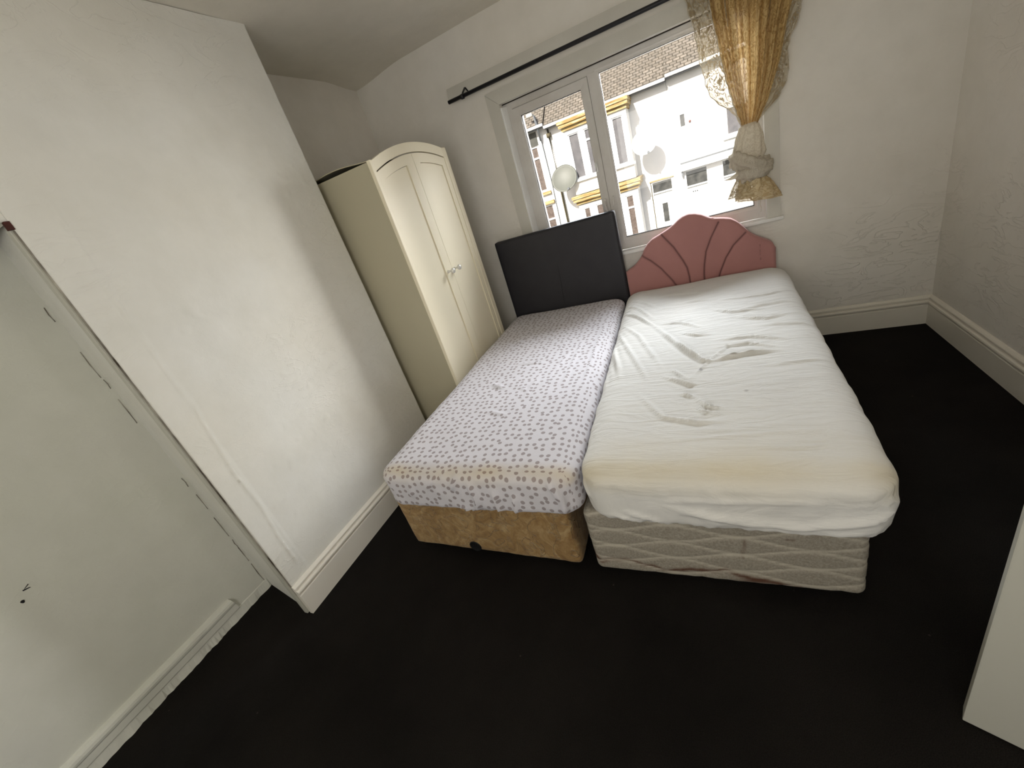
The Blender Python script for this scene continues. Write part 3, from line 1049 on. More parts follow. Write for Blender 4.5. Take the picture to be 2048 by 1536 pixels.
# crown
bm = bmesh.new()
n = 40
ya, yb = wy0 + 0.028, wy1 - 0.050
ys = [ya + (yb - ya) * i / n for i in range(n + 1)]
top = []
for y in ys:
    t = (y - ya) / (yb - ya)
    top.append((y, 1.760 + 0.034 * t + 0.055 * (1 - (2 * t - 1) ** 2)))
pts = top + [(y, arch(y, 0.003)) for y in reversed(ys)]
prism(bm, pts, 'x', WXF - 0.020, WXF - 0.002)
obj('arched_crown', bm, 'wardrobe_paint', wd)
def wdoor(y0, y1, stile_l, stile_r, knob_y):
    ys = [y0 + (y1 - y0) * i / 24 for i in range(25)]
    bm = bmesh.new()
    # stiles
    yl, yr = y0 + stile_l, y1 - stile_r
    def strip(a, b, zb_, top):
        yy = [a + (b - a) * i / 16 for i in range(17)]
        prism(bm, [(y, top(y)) for y in yy] + [(b, zb_), (a, zb_)], 'x', WXF - 0.020, WXF - 0.004)
    strip(y0, yl, 0.09, lambda y: arch(y, -0.004))
    strip(yr, y1, 0.09, lambda y: arch(y, -0.004))
    yy = [yl + (yr - yl) * i / 16 for i in range(17)]
    prism(bm, [(y, arch(y, -0.004)) for y in yy] + [(y, arch(y, -0.056)) for y in reversed(yy)], 'x', WXF - 0.020, WXF - 0.004)
    prism(bm, [(yl, 0.09), (yl, 0.17), (yr, 0.17), (yr, 0.09)], 'x', WXF - 0.020, WXF - 0.004)
    d = obj('door', bm, 'wardrobe_paint', wd)
    bm = bmesh.new()
    e = 0.002
    yy = [yl + e + (yr - yl - 2 * e) * i / 16 for i in range(17)]
    prism(bm, [(y, arch(y, -0.058)) for y in yy] + [(yr - e, 0.172), (yl + e, 0.172)], 'x', WXF - 0.017, WXF - 0.0105)
    obj('inset_panel', bm, 'wardrobe_paint', d)
    bm = bmesh.new()
    lathe(bm, [(0, 0.010), (0.004, 0.008), (0.014, 0.0055), (0.024, 0.007), (0.028, 0.013), (0.034, 0.0165), (0.042, 0.0155), (0.047, 0.009), (0.048, 0.002)], (WXF - 0.004, knob_y, 1.100), (1, 0, 0), 20)
    obj('knob', bm, 'knob_metal', d, True)
    return d
seam = -0.752
wdoor(wy0 + 0.032, seam - 0.0015, 0.045, 0.080, seam - 0.055)
wdoor(seam + 0.0015, wy1 - 0.054, 0.060, 0.045, seam + 0.028)
obj('plinth', newbox(WXF - 0.022, WXF - 0.006, wy0 + 0.03, wy1 - 0.05, 0.0, 0.086), 'wardrobe_paint', wd)

# ------------------------------------------------------------------ divan bases
def rbox(cor, z0, z1, rxy, rz, step, disp=None, uvfun=False, markf=None, attr2=None):
    """rounded box on a quad plan: cor = front-left, front-right, back-right, back-left"""
    FL, FR, BR, BL = [Vector((c[0], c[1], 0)) for c in cor]
    W = ((FR - FL).length + (BR - BL).length) / 2
    L = ((BL - FL).length + (BR - FR).length) / 2
    T = z1 - z0
    nx, ny, nk = max(4, round(W / step)), max(4, round(L / step)), max(4, round(T / step))
    bm = bmesh.new()
    uvl = bm.loops.layers.uv.new('UVMap')
    cache = {}
    def conv(i, j, k):
        key = (i, j, k)
        if key in cache:
            return cache[key]
        p = Vector((W * i / nx - W / 2, L * j / ny - L / 2, T * k / nk - T / 2))
        hs = (W / 2, L / 2, T / 2)
        rr = (rxy, rxy, rz)
        core = Vector([max(-(h - r), min(h - r, q)) for q, h, r in zip(p, hs, rr)])
        v = Vector([(q - c) / r for q, c, r in zip(p, core, rr)])
        m = max(abs(a) for a in v)
        nrm = Vector((0, 0, 0))
        if m > 1e-6:
            ln = v.length
            v2 = v * (m / ln)
            nrm = v.normalized()
            p = Vector([c + a * r for c, a, r in zip(core, v2, rr)])
        u, w = p.x / W + .5, p.y / L + .5
        q = FL.lerp(FR, u).lerp(BL.lerp(BR, u), w)
        P = Vector((q.x, q.y, z0 + T / 2 + p.z))
        if disp:
            P = P + disp(P, nrm, (i, j, k), (nx, ny, nk))
        vert = bm.verts.new(P)
        cache[key] = (vert, P, nrm)
        return cache[key]
    def face(idx, kind):
        vs = [conv(*q) for q in idx]
        f = bm.faces.new([v[0] for v in vs])
        for lp, q in zip(f.loops, idx):
            x, y, z = W * q[0] / nx, L * q[1] / ny, T * q[2] / nk
            if kind == 'z':
                uv = (x, y)
            elif kind == 'y0':
                uv = (x, y - (T - z))
            elif kind == 'y1':
                uv = (x, y + (T - z))
            elif kind == 'x0':
                uv = (x - (T - z), y)
            else:
                uv = (x + (T - z), y)
            lp[uvl].uv = uv
    for i in range(nx):
        for j in range(ny):
            face(((i, j, nk), (i + 1, j, nk), (i + 1, j + 1, nk), (i, j + 1, nk)), 'z')
    st = 1
    for i in range(nx):
        for j in range(ny):
            face(((i, j, 0), (i, j + 1, 0), (i + 1, j + 1, 0), (i + 1, j, 0)), 'z')
    for i in range(nx):
        for k in range(nk):
            face(((i, 0, k), (i + 1, 0, k), (i + 1, 0, k + 1), (i, 0, k + 1)), 'y0')
            face(((i, ny, k), (i, ny, k + 1), (i + 1, ny, k + 1), (i + 1, ny, k)), 'y1')
    for j in range(ny):
        for k in range(nk):
            face(((0, j, k), (0, j, k + 1), (0, j + 1, k + 1), (0, j + 1, k)), 'x0')
            face(((nx, j, k), (nx, j + 1, k), (nx, j + 1, k + 1), (nx, j, k + 1)), 'x1')
    order = [(v[0], v[1], v[2]) for v in cache.values()]
    return bm, order

def finish(bm, order, name, mat, parent, markf=None, attr2=None):
    vals = [markf(P, n) for _, P, n in order] if markf else None
    vals2 = [attr2(P, n) for _, P, n in order] if attr2 else None
    o = obj(name, bm, mat, parent, True)
    if vals:
        a = o.data.attributes.new('mark', 'FLOAT', 'POINT')
        a.data.foreach_set('value', vals)
    if vals2:
        a = o.data.attributes.new('stitch', 'FLOAT', 'POINT')
        a.data.foreach_set('value', vals2)
    return o

# left base
bl = thing('divan_base', 'stained tan velvet divan base under the dotted mattress', 'bed base', (-0.54, -1.05, 0), 'divan bases')
def d0(P, n, ijk, N):
    return n * 0.0025 * (nz(P.x * 8, P.y * 8, P.z * 8) + .6 * nz(P.x * 30, P.y * 30, P.z * 30))
bm, od = rbox([(-0.965, -1.980), (-0.098, -1.997), (-0.108, -0.16), (-0.965, -0.16)], 0.028, 0.325, 0.022, 0.022, 0.013, d0)
finish(bm, od, 'upholstered_box', 'tan_velvet', bl)
bm = bmesh.new()
lathe(bm, [(0, 0.030), (0.003, 0.030), (0.004, 0.026), (0.0015, 0.022), (0.0015, 0.004)], (-0.602, -1.986, 0.060), (0, -1, 0), 28)
obj('vent', bm, 'black_plastic', bl, True)
for gx, gy in ((-0.90, -1.9), (-0.16, -1.9), (-0.90, -0.25), (-0.16, -0.25)):
    bm = bmesh.new()
    lathe(bm, [(0, 0.018), (0.012, 0.02), (0.032, 0.016)], (gx, gy, 0), (0, 0, 1), 14)
    obj('glide_foot', bm, 'black_plastic', bl, True)

# right base: quilted with interleaved waves, rust tide mark
br_ = thing('divan_base', 'beige quilted divan base with a rusty tide mark under the plain white mattress', 'bed base', (0.38, -1.05, 0), 'divan bases')
STAIN = [(-0.045, 0.115), (-0.039, 0.099), (-0.012, 0.057), (0.030, 0.072), (0.071, 0.080), (0.118, 0.077), (0.145, 0.060), (0.175, 0.062), (0.224, 0.040), (0.262, 0.050), (0.301, 0.064), (0.354, 0.062), (0.418, 0.075), (0.461, 0.055), (0.509, 0.046), (0.561, 0.038), (0.596, 0.027), (0.63, 0.025)]
def waved(u, z):
    best = 9
    for k in range(9):
        zc = 0.028 + 0.040 * k
        s = 1 if k % 2 else -1
        zz = zc + s * 0.0175 * math.sin(u * 2 * PI / 0.40 + 0.6) - 0.03 * (u - .4) * 0
        best = min(best, abs(z - zz))
    return best
def d1(P, n, ijk, N):
    u = P.x if abs(n.y) > 0.5 or abs(n.x) < .5 else P.y
    d = waved(u, P.z)
    puff = 0.0034 * min(1, d / 0.010) - 0.0034
    return n * (puff + 0.0012 * nz(P.x * 30, P.y * 30, P.z * 30))
def m1(P, n):
    if P.y > -1.9:
        return 0.0
    zz = P.z - 0.013 + 0.006 * nz(P.x * 25, 1, 7)
    d, t = poly_dist(P.x, zz, STAIN)
    line = math.exp(-(d / 0.0065) ** 2) * (1.0 + 0.4 * nz(P.x * 40, P.z * 40, 2))
    wide = 0.45 * math.exp(-(d / 0.012) ** 2) * max(0, 0.5 + nz(P.x * 14, P.z * 14, 5))
    heavy = 0.8 * math.exp(-(((P.x - .50) / .05) ** 2 + ((P.z - .045) / .012) ** 2))
    d2, t2 = poly_dist(P.x, P.z, [(0.484, 0.255), (0.478, 0.20), (0.472, 0.156)])
    sc_ = 0.55 * math.exp(-(d2 / 0.004) ** 2)
    d3 = min(poly_dist(P.x, P.z, [(0.59, .250), (.615, .254)])[0], poly_dist(P.x, P.z, [(.668, .272), (.675, .285)])[0])
    return max(0.0, min(1.0, line + wide + heavy + sc_ + 0.5 * math.exp(-(d3 / 0.004) ** 2)))
def st1(P, n):
    return math.exp(-(waved(P.x if abs(n.y) > 0.5 or abs(n.x) < .5 else P.y, P.z) / 0.0046) ** 2) if abs(n.z) < .8 else 0.0
bm, od = rbox([(-0.038, -2.002), (0.800, -1.990), (0.815, -0.16), (-0.045, -0.16)], 0.022, 0.335, 0.028, 0.028, 0.0075, d1)
finish(bm, od, 'quilted_box', 'quilted_beige', br_, m1, st1)
for gx, gy in ((0.04, -1.9), (0.72, -1.9), (0.04, -0.25), (0.72, -0.25)):
    bm = bmesh.new()
    lathe(bm, [(0, 0.018), (0.012, 0.02), (0.026, 0.016)], (gx, gy, 0), (0, 0, 1), 14)
    obj('glide_foot', bm, 'black_plastic', br_, True)

# ------------------------------------------------------------------ mattresses in fitted sheets
RW = [
 ([(-0.036, -0.556), (0.071, -0.691), (0.18, -0.877)], 7, .012),
 ([(0.18, -0.877), (0.274, -1.097), (0.345, -1.25), (0.399, -1.347), (0.437, -1.365)], 11, .013),
 ([(0.437, -1.365), (0.495, -1.34), (0.594, -1.326), (0.687, -1.328)], 8, .012),
 ([(0.445, -1.327), (0.516, -1.211)], 3, .006),
 ([(-0.038, -0.83), (0.067, -1.134), (0.138, -1.335), (0.187, -1.471)], 5, .012),
 ([(-0.052, -0.922), (0.048, -1.349)], 5, .012),
 ([(0.247, -1.453), (0.315, -1.509), (0.353, -1.542), (0.378, -1.533)], 7, .010),
 ([(0.318, -1.602), (0.371, -1.634)], 6, .009),
 ([(0.371, -1.634), (0.404, -1.696), (0.462, -1.724)], 6, .009),
 ([(0.451, -1.154), (0.585, -1.161), (0.736, -1.229)], 5, .012),
 ([(0.589, -0.798), (0.827, -0.795)], 5, .014),
 ([(0.441, -1.242), (0.579, -1.231), (0.691, -1.298)], 5, .011),
 ([(0.196, -0.846), (0.3, -0.864), (0.404, -0.975)], 5, .012),
 ([(0.165, -1.593), (0.265, -1.76), (0.376, -1.8), (0.478, -1.798)], 5, .012),
 ([(-0.045, -1.182), (0.01, -1.5)], 4, .012),
 ([(-0.032, -0.333), (0.09, -0.463), (0.18, -0.599)], 4, .012),
 ([(0.238, -0.381), (0.366, -0.406), (0.475, -0.486)], 4, .012),
 ([(0.352, -1.252), (0.354, -1.529)], 2, .004),
 ([(0.579, -1.361), (0.582, -1.543), (0.584, -1.706)], 2.5, .004),
 ([(0.347, -1.514), (0.411, -1.382), (0.481, -1.253)], 3, .006),
 ([(-0.042, -0.428), (0.056, -0.539), (0.162, -0.757)], 5, .012),
 ([(-0.033, -0.728), (0.101, -0.975), (0.18, -1.204), (0.244, -1.391)], 4, .012),
 ([(-0.039, -1.061), (0.029, -1.275), (0.07, -1.45)], 4, .012),
 ([(0.377, -1.659), (0.393, -1.739), (0.47, -1.757)], 4, .008),
 ([(0.279, -1.399), (0.334, -1.484)], 5, .009),
 ([(0.303, -1.003), (0.373, -1.069), (0.454, -1.077)], 5, .011),
 ([(0.537, -0.894), (0.672, -0.975), (0.808, -0.949)], 5, .013),
 ([(0.45, -0.73), (0.541, -0.825), (0.687, -0.846)], 5, .013),
 ([(0.30, -1.90), (0.50, -1.88), (0.72, -1.86)], 2.5, .008),
 ([(0.35, -1.93), (0.62, -1.945), (0.78, -1.93)], 2.5, .008),
 ([(0.28, -1.84), (0.46, -1.85), (0.7, -1.82)], 2, .007),
 ([(0.62, -1.05), (0.84, -1.08)], 4, .011),
 ([(0.60, -1.45), (0.82, -1.42)], 3, .012),
 ([(0.50, -0.62), (0.70, -0.66), (0.84, -0.62)], 4, .012),
 ([(0.30, -0.55), (0.50, -0.60)], 3.5, .011),
 ([(0.12, -0.40), (0.30, -0.36)], 3, .010),
]
LWR = [
 ([(-0.304, -0.71), (-0.343, -0.903), (-0.361, -1.102)], 3, .009),
 ([(-0.253, -0.882), (-0.294, -1.159), (-0.325, -1.377)], 3, .009),
 ([(-0.238, -0.813), (-0.223, -1.095), (-0.221, -1.361)], 2.5, .009),
 ([(-0.592, -1.11), (-0.383, -1.128)], 4, .012),
 ([(-0.449, -1.373), (-0.393, -1.45)], 4, .008),
 ([(-0.645, -1.321), (-0.53, -1.395)], 5, .014),
 ([(-0.374, -1.221), (-0.382, -1.401), (-0.381, -1.531)], 3, .009),
 ([(-0.212, -1.255), (-0.22, -1.428)], 2.5, .008),
 ([(-0.55, -1.60), (-0.40, -1.66)], 3, .012),
 ([(-0.15, -0.45), (-0.13, -1.0), (-0.10, -1.5)], 3, .008),
]
# folds on the front faces: (x, z)
FR_ = [
 ([(0.26, .475), (0.40, .482), (0.55, .492), (0.66, .495)], 4, .008),
 ([(0.27, .455), (0.46, .41), (0.62, .405), (0.76, .44), (0.82, .47)], 8, .012),
 ([(0.10, .40), (0.20, .365), (0.30, .350)], 6, .008),
 ([(0.14, .415), (0.24, .385), (0.29, .355)], 6, .007),
 ([(0.33, .375), (0.46, .350), (0.66, .352), (0.77, .365)], 6, .008),
 ([(0.30, .43), (0.42, .425), (0.52, .43)], 3, .007),
 ([(0.45, .37), (0.62, .375), (0.80, .41)], 5, .009),
 ([(0.78, .49), (0.80, .46)], 5, .006), ([(0.79, .50), (0.815, .475)], 5, .006),
 ([(0.02, .50), (0.035, .44)], 4, .006),
 ([(0.04, .549), (0.30, .545), (0.60, .549), (0.78, .553)], 3.5, .006),
]
FL_ = [
 ([(-0.53, .555), (-0.56, .52)], 7, .007),
 ([(-0.46, .56), (-0.50, .51), (-0.51, .47)], 7, .007),
 ([(-0.43, .50), (-0.42, .42), (-0.44, .36)], 6, .009),
 ([(-0.33, .47), (-0.335, .36)], 6, .010),
 ([(-0.25, .45), (-0.27, .35)], 4, .008),
 ([(-0.60, .52), (-0.64, .47)], 5, .007),
 ([(-0.10, .53), (-0.075, .45), (-0.07, .37)], 7, .009),
 ([(-0.72, .50), (-0.74, .42)], 3, .010),
 ([(-0.52, .38), (-0.44, .345), (-0.36, .34)], 5, .007),
]
def sheet_disp(ridges, fronts, zt, seed, gather=None):
    def d(P, n, ijk, N):
        out = Vector((0, 0, 0))
        topness = smooth01((P.z - (zt - 0.05)) / 0.04)
        h = 0.0
        if topness > 0:
            for pl, hh, wdt in ridges:
                if min(abs(P.x - pl[0][0]), abs(P.x - pl[-1][0]), abs(P.x - pl[len(pl) // 2][0])) > 0.35:
                    continue
                dd, t = poly_dist(P.x, P.y, pl)
                if dd < 0.05:
                    fade = min(1, 2.6 * t + 0.10, 2.6 * (1 - t) + 0.10)
                    wob = 1 + 0.4 * nz(P.x * 12, P.y * 12, seed)
                    w_ = wdt * 0.68
                    h += hh * 0.0021 * fade * wob * (math.exp(-(dd / w_) ** 2) - 0.22 * math.exp(-((dd - w_ * 2.2) / w_) ** 2))
            h += 0.006 * nz(P.x * 2.3, P.y * 1.9, seed) + 0.0022 * nz(P.x * 7, P.y * 10, seed + 3)
            if gather:
                h += gather(P)
            out.z += h * topness
        side = 1 - abs(n.z) if n.length > 0 else 0
        if side > 0.2:
            q = 0.005 * nz(P.x * 6, P.y * 6, P.z * 9 + seed) + 0.0035 * nz(P.x * 22, P.y * 22, P.z * 14)
            # belly of the side wall
            tt = (P.z - (zt - 0.22)) / 0.22
            q += 0.006 * math.sin(PI * max(0, min(1, tt)))
            if n.y < -0.4 or (P.y < -1.98 and P.z > zt - .04):
                for pl, hh, wdt in fronts:
                    dd, t = poly_dist(P.x, P.z, pl)
                    if dd < 0.04:
                        fade = min(1, 5 * t + 0.2, 5 * (1 - t) + 0.2)
                        q += hh * 0.0016 * fade * math.exp(-(dd / wdt) ** 2)
            out += Vector((n.x, n.y, 0)) * q
            # elastic hem tucks under unevenly
            low = smooth01((zt - 0.17 - P.z) / 0.05)
            out += Vector((n.x, n.y, 0)) * (-0.010 * low) + Vector((0, 0, low * 0.010 * nz(P.x * 9, P.y * 9, seed)))
            out += Vector((n.x, n.y, 0)) * low * 0.004 * math.sin((P.x + P.y) * 150 + 3 * nz(P.x * 8, P.y * 8, 2))
        return out
    return d
def gatherR(P):
    # small puckers running in from the seam between the beds
    e = P.x + 0.03
    if e > 0.12 or P.y > -0.3:
        return 0
    return 0.0022 * math.exp(-e / 0.04) * math.sin(P.y * 140 + 4 * nz(P.y * 9, 0, 1))

ml = thing('mattress', 'single mattress in a white fitted sheet with grey polka dots', 'mattress', (-0.49, -1.08, 0.32), 'mattresses')
bm, od = rbox([(-0.905, -2.052), (-0.014, -2.050), (-0.094, -0.122), (-0.968, -0.122)], 0.331, 0.546, 0.085, 0.046, 0.0115, sheet_disp(LWR, [(p_, h_ * 2.2, w_) for p_, h_, w_ in FL_], 0.546, 5.0))
def mkL(P, n):
    a = math.exp(-((P.y + 2.025 - 0.02 * nz(P.x * 8, 0, 1)) / 0.028) ** 2) * (0.55 + 0.8 * nz(P.x * 7, 3, 2)) * smooth01((P.z - .47) / .03)
    return max(0, min(1, a * 1.2))
finish(bm, od, 'fitted_sheet', 'dotted_sheet', ml, mkL)

mr = thing('mattress', 'single mattress in a creased plain white fitted sheet, yellowed at the foot', 'mattress', (0.41, -1.08, 0.32), 'mattresses')
bm, od = rbox([(0.012, -2.062), (0.826, -2.085), (0.872, -0.122), (-0.062, -0.122)], 0.341, 0.566, 0.095, 0.045, 0.0090, sheet_disp(RW, FR_, 0.566, 9.0, gatherR))
def mkR(P, n):
    a = math.exp(-((P.y + 2.035) / 0.045) ** 2) * smooth01((P.z - .47) / .05) * (0.8 + 0.5 * nz(P.x * 4, 3, 2))
    b = 0.35 * math.exp(-((P.y + 1.98) / 0.09) ** 2) * (0.6 + nz(P.x * 5, P.y * 5, 2))
    return max(0, min(1, a + b))
finish(bm, od, 'fitted_sheet', 'white_sheet', mr, mkR)

# ------------------------------------------------------------------ headboards
hb = thing('headboard', 'flat black leatherette headboard at the head of the dotted bed', 'headboard', (-0.52, -0.075, 0), 'headboards')
def dh(P, n, ijk, N):
    v = n * 0.0012 * nz(P.x * 9, P.y * 9, P.z * 9)
    if n.y < -0.5 and abs(P.x + 0.52) < 0.01:
        v += Vector((0, 0.003 * math.exp(-((P.x + 0.52) / 0.002) ** 2), 0))
    return v
bm, od = rbox([(-0.978, -0.104), (-0.063, -0.104), (-0.063, -0.048), (-0.978, -0.048)], 0.36, 1.116, 0.014, 0.014, 0.02, None)
for v in bm.verts:
    v.co.y -= 0.0
finish(bm, od, 'padded_panel', 'black_leatherette', hb)
bm = bmesh.new()
tube(bm, [(-0.545, -0.1045, 0.55), (-0.53, -0.1045, 0.80), (-0.528, -0.1045, 0.86)], 0.0012, 6)
obj('seam', bm, 'black_plastic', hb)
for lx in (-0.80, -0.24):
    obj('strut', newbox(lx - 0.03, lx + 0.03, -0.048, -0.030, 0.0, 0.75, 0.002), 'bare_wood', hb)

PINK = [(-0.060, 0.690), (-0.041, 0.702), (0.001, 0.722), (0.035, 0.750), (0.057, 0.774), (0.085, 0.823), (0.110, 0.850), (0.139, 0.872), (0.206, 0.895), (0.273, 0.924), (0.314, 0.954), (0.345, 0.968), (0.375, 0.973), (0.41, 0.967), (0.45, 0.950), (0.476, 0.931), (0.509, 0.912), (0.565, 0.899), (0.608, 0.885), (0.64, 0.858), (0.676, 0.815), (0.705, 0.776), (0.738, 0.748), (0.774, 0.724), (0.806, 0.705), (0.826, 0.682), (0.834, 0.659), (0.836, 0.64)]
GR = [[(0.065, 0.783), (0.119, 0.735), (0.176, 0.67), (0.236, 0.574), (0.262, 0.52)],
      [(0.205, 0.889), (0.269, 0.793), (0.315, 0.695), (0.334, 0.642), (0.342, 0.581), (0.344, 0.52)],
      [(0.538, 0.884), (0.489, 0.8), (0.455, 0.723), (0.437, 0.633), (0.431, 0.579), (0.430, 0.52)],
      [(0.68, 0.787), (0.61, 0.725), (0.565, 0.658), (0.53, 0.579), (0.51, 0.52)]]
ph = thing('headboard', 'pink velour scallop-shell headboard at the head of the plain white bed', 'headboard', (0.39, -0.07, 0), 'headboards')
def ptop(x):
    # smoothed table
    def raw(x):
        for (xa, a), (xb, b) in zip(PINK, PINK[1:]):
            if x <= xb:
                return a + (b - a) * (x - xa) / (xb - xa)
        return PINK[-1][1]
    return sum(raw(min(.836, max(-.06, x + o * 0.005))) for o in (-2, -1, 0, 1, 2)) / 5
bm = bmesh.new()
nxp, nzp = 180, 110
FV, BV = [], []
zb_ = 0.36
outline = [(x, z) for x, z in PINK]
pm = []
for i in range(nxp + 1):
    s = i / nxp
    x = -0.060 + 0.896 * s
    zt = ptop(x)
    for j in range(nzp + 1):
        t = j / nzp
        z = zb_ + (zt - zb_) * (1 - (1 - t) ** 1.3)
        de = poly_dist(x, z, outline)[0]
        de = min(de, 0.836 - x if z < .65 else de, x + 0.060)
        edge = 0.020 * (1 - math.sqrt(max(0, 1 - (1 - min(1, de / 0.020)) ** 2)))
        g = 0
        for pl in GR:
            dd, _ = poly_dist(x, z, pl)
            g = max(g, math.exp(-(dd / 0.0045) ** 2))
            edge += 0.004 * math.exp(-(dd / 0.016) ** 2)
        y = -0.106 + edge + g * 0.004 + 0.0012 * nz(x * 12, z * 12, 4)
        FV.append(bm.verts.new((x, y, z)))
        sc2 = 0
        if x > 0.72:
            sc2 = 0.6 * max(0, math.exp(-((x - (.750 + .01 * nz(z * 30, 1, 1))) / .003) ** 2) * (1 if .60 < z < .70 else 0) * (0.5 + nz(x * 60, z * 60, 1)))
            sc2 += 0.5 * smooth01((x - .825) / .008) * max(0, nz(x * 30, z * 40, 9) + .2)
        pm.append(min(1, g * 0.95 + sc2))  # grooves also darkened in colour as crease shade, plus dark streaks
for i in range(nxp):
    for j in range(nzp):
        a = i * (nzp + 1) + j
        bm.faces.new((FV[a], FV[a + nzp + 1], FV[a + nzp + 2], FV[a + 1]))
per = [FV[i * (nzp + 1)] for i in range(nxp + 1)] + [FV[nxp * (nzp + 1) + j] for j in range(1, nzp + 1)] + \
      [FV[i * (nzp + 1) + nzp] for i in range(nxp - 1, -1, -1)] + [FV[j] for j in range(nzp - 1, 0, -1)]
bk = [bm.verts.new((v.co.x, -0.052, v.co.z)) for v in per]
pm += [0.0] * len(bk)
for i in range(len(per)):
    j = (i + 1) % len(per)
    bm.faces.new((per[i], per[j], bk[j], bk[i]))
bm.faces.new(bk)
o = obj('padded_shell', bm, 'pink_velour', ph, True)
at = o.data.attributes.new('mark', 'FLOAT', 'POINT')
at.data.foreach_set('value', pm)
for lx in (0.14, 0.64):
    obj('strut', newbox(lx - 0.03, lx + 0.03, -0.052, -0.032, 0.0, 0.62, 0.002), 'bare_wood', ph)

# ------------------------------------------------------------------ added ceiling pendant, unseen fill for the far right corner
pe = thing('added_fill_pendant', 'added white cone-shaded pendant, out of view, brightening the room', 'added fill lamp', (0.85, -2.30, H))
bm = bmesh.new()
lathe(bm, [(0, 0.045), (0.02, 0.045), (0.03, 0.02)], (0.85, -2.30, H - 0.006), (0, 0, -1), 20)
obj('ceiling_rose', bm, 'paint_white', pe, True)
bm = bmesh.new()
tube(bm, [(0.85, -2.30, H - .03), (0.85, -2.30, 2.26)], 0.003, 8)
obj('flex', bm, 'paint_white', pe)
bm = bmesh.new()
lathe(bm, [(0, 0.03), (0.01, 0.05), (0.12, 0.13), (0.122, 0.128), (0.012, 0.047), (0.002, 0.028)], (0.85, -2.30, 2.27), (0, 0, -1), 28)
obj('lamp_shade', bm, 'paint_white', pe, True)
pl_ = bpy.data.lights.new('added_fill_bulb', 'POINT')  # bulb added as fill for the dim right corner
pl_.energy = 8
pl_.shadow_soft_size = 0.09
pl_.color = (1.0, 0.94, 0.84)
po = bpy.data.objects.new('added_fill_bulb', pl_)
C.objects.link(po)
po.location = (0.85, -2.30, 2.13)

# ------------------------------------------------------------------ open door, bottom right
ang = math.atan2(-2.318 + 2.281, 0.987 - 0.902)
dr = bpy.data.objects.new('door_1', None)
C.objects.link(dr)
dr['kind'] = 'structure'
dr['label'] = 'plain white door standing open at the lower right'
dr.location = (0.9005, -2.281, 0.0)
bm = bmesh.new()
box(bm, 0.0, 0.745, 0.0, 0.036, 0.006, 1.98, 0.0025)
dl = obj('door_leaf', bm, 'door_paint')
dl.parent = dr
bm = bmesh.new()
tube(bm, [(0.06, 0.0, 1.0), (0.06, -0.045, 1.0), (0.16, -0.05, 1.0)], 0.009, 10)
box(bm, 0.04, 0.08, -0.006, 0.001, 0.92, 1.08, 0.002)
dhd = obj('door_handle', bm, 'knob_metal')
dhd.parent = dr
dr.rotation_euler = (0, 0, ang)

# ------------------------------------------------------------------ across the street
FY = 16.5       # facade plane; houses taken from image pixels, scaled about the camera to this depth
BY = 15.6       # bay front
G = -2.85
st = newbox(-30, 30, 1.5, 40, G - 0.2, G)
struct('ground', st, 'asphalt', 'street below the window')

def house(label, x0, x1, loc):
    return thing('terraced_house', label, 'house', loc, 'terraced houses across the street')
def facade(h, x0, x1, holes, mat='render_white'):
    """wall with rectangular openings: built as columns between the hole edges"""
    xs = sorted({x0, x1} | {v for q in holes for v in q[:2]})
    bm = bmesh.new()
    for a, b in zip(xs, xs[1:]):
        m = (a + b) / 2
        hs = sorted([(q[2], q[3]) for q in holes if q[0] < m < q[1]])
        z = G
        for (p, q) in hs:
            box(bm, a, b, FY, FY + 0.25, z, p)
            z = q
        box(bm, a, b, FY, FY + 0.25, z, 3.42)
    box(bm, x0, x1, FY + 0.5, FY + 8, G, 3.3)
    return obj('wall', bm, mat, h)
def roof(h, x0, x1, z0, mat='roof_tiles'):
    bm = bmesh.new()
    uvl = bm.loops.layers.uv.new('UVMap')
    y0, y1 = FY - 0.30, FY + 5.2
    sl = math.tan(math.radians(38))
    z1 = z0 + (y1 - y0) * sl
    L = math.hypot(y1 - y0, z1 - z0)
    v = [bm.verts.new(p) for p in ((x0, y0, z0), (x1, y0, z0), (x1, y1, z1), (x0, y1, z1))]
    f = bm.faces.new(v)
    for lp, uv in zip(f.loops, ((x0, 0), (x1, 0), (x1, L), (x0, L))):
        lp[uvl].uv = uv
    w = [bm.verts.new(p) for p in ((x0, y0, z0 - .08), (x1, y0, z0 - .08), (x1, y1 + 4, z0 - .08), (x0, y1 + 4, z0 - .08))]
    bm.faces.new((v[0], w[0], w[1], v[1]))
    bm.faces.new((v[0], v[3], w[3], w[0]))
    bm.faces.new((v[1], w[1], w[2], v[2]))
    bm.faces.new((v[3], v[2], w[2], w[3]))
    r = obj('roof', bm, mat, h)
    bm = bmesh.new()
    box(bm, x0, x1, FY - 0.42, FY - 0.29, z0 - 0.13, z0 - 0.03, 0.02)
    obj('gutter', bm, 'paint_white', r)
    bm = bmesh.new()
    box(bm, x0, x1, FY - 0.285, FY, z0 - 0.16, z0 - 0.10)
    obj('soffit', bm, 'cable_grey', r)
    return r
def light(h, x0, x1, y, z0, z1, pane, split=None, fr=0.05, name='window'):
    bm = bmesh.new()
    box(bm, x0, x0 + fr, y - 0.02, y + 0.06, z0, z1)
    box(bm, x1 - fr, x1, y - 0.02, y + 0.06, z0, z1)
    box(bm, x0, x1, y - 0.019, y + 0.06, z0, z0 + fr)
    box(bm, x0, x1, y - 0.019, y + 0.06, z1 - fr, z1)
    if split:
        box(bm, x0, x1, y - 0.018, y + 0.06, split, split + 0.07)
    w = obj(name, bm, 'paint_white', h)
    obj('pane', newbox(x0 + fr * .9, x1 - fr * .9, y + 0.02, y + 0.03, z0 + fr * .9, z1 - fr * .9), pane, w)
    return w

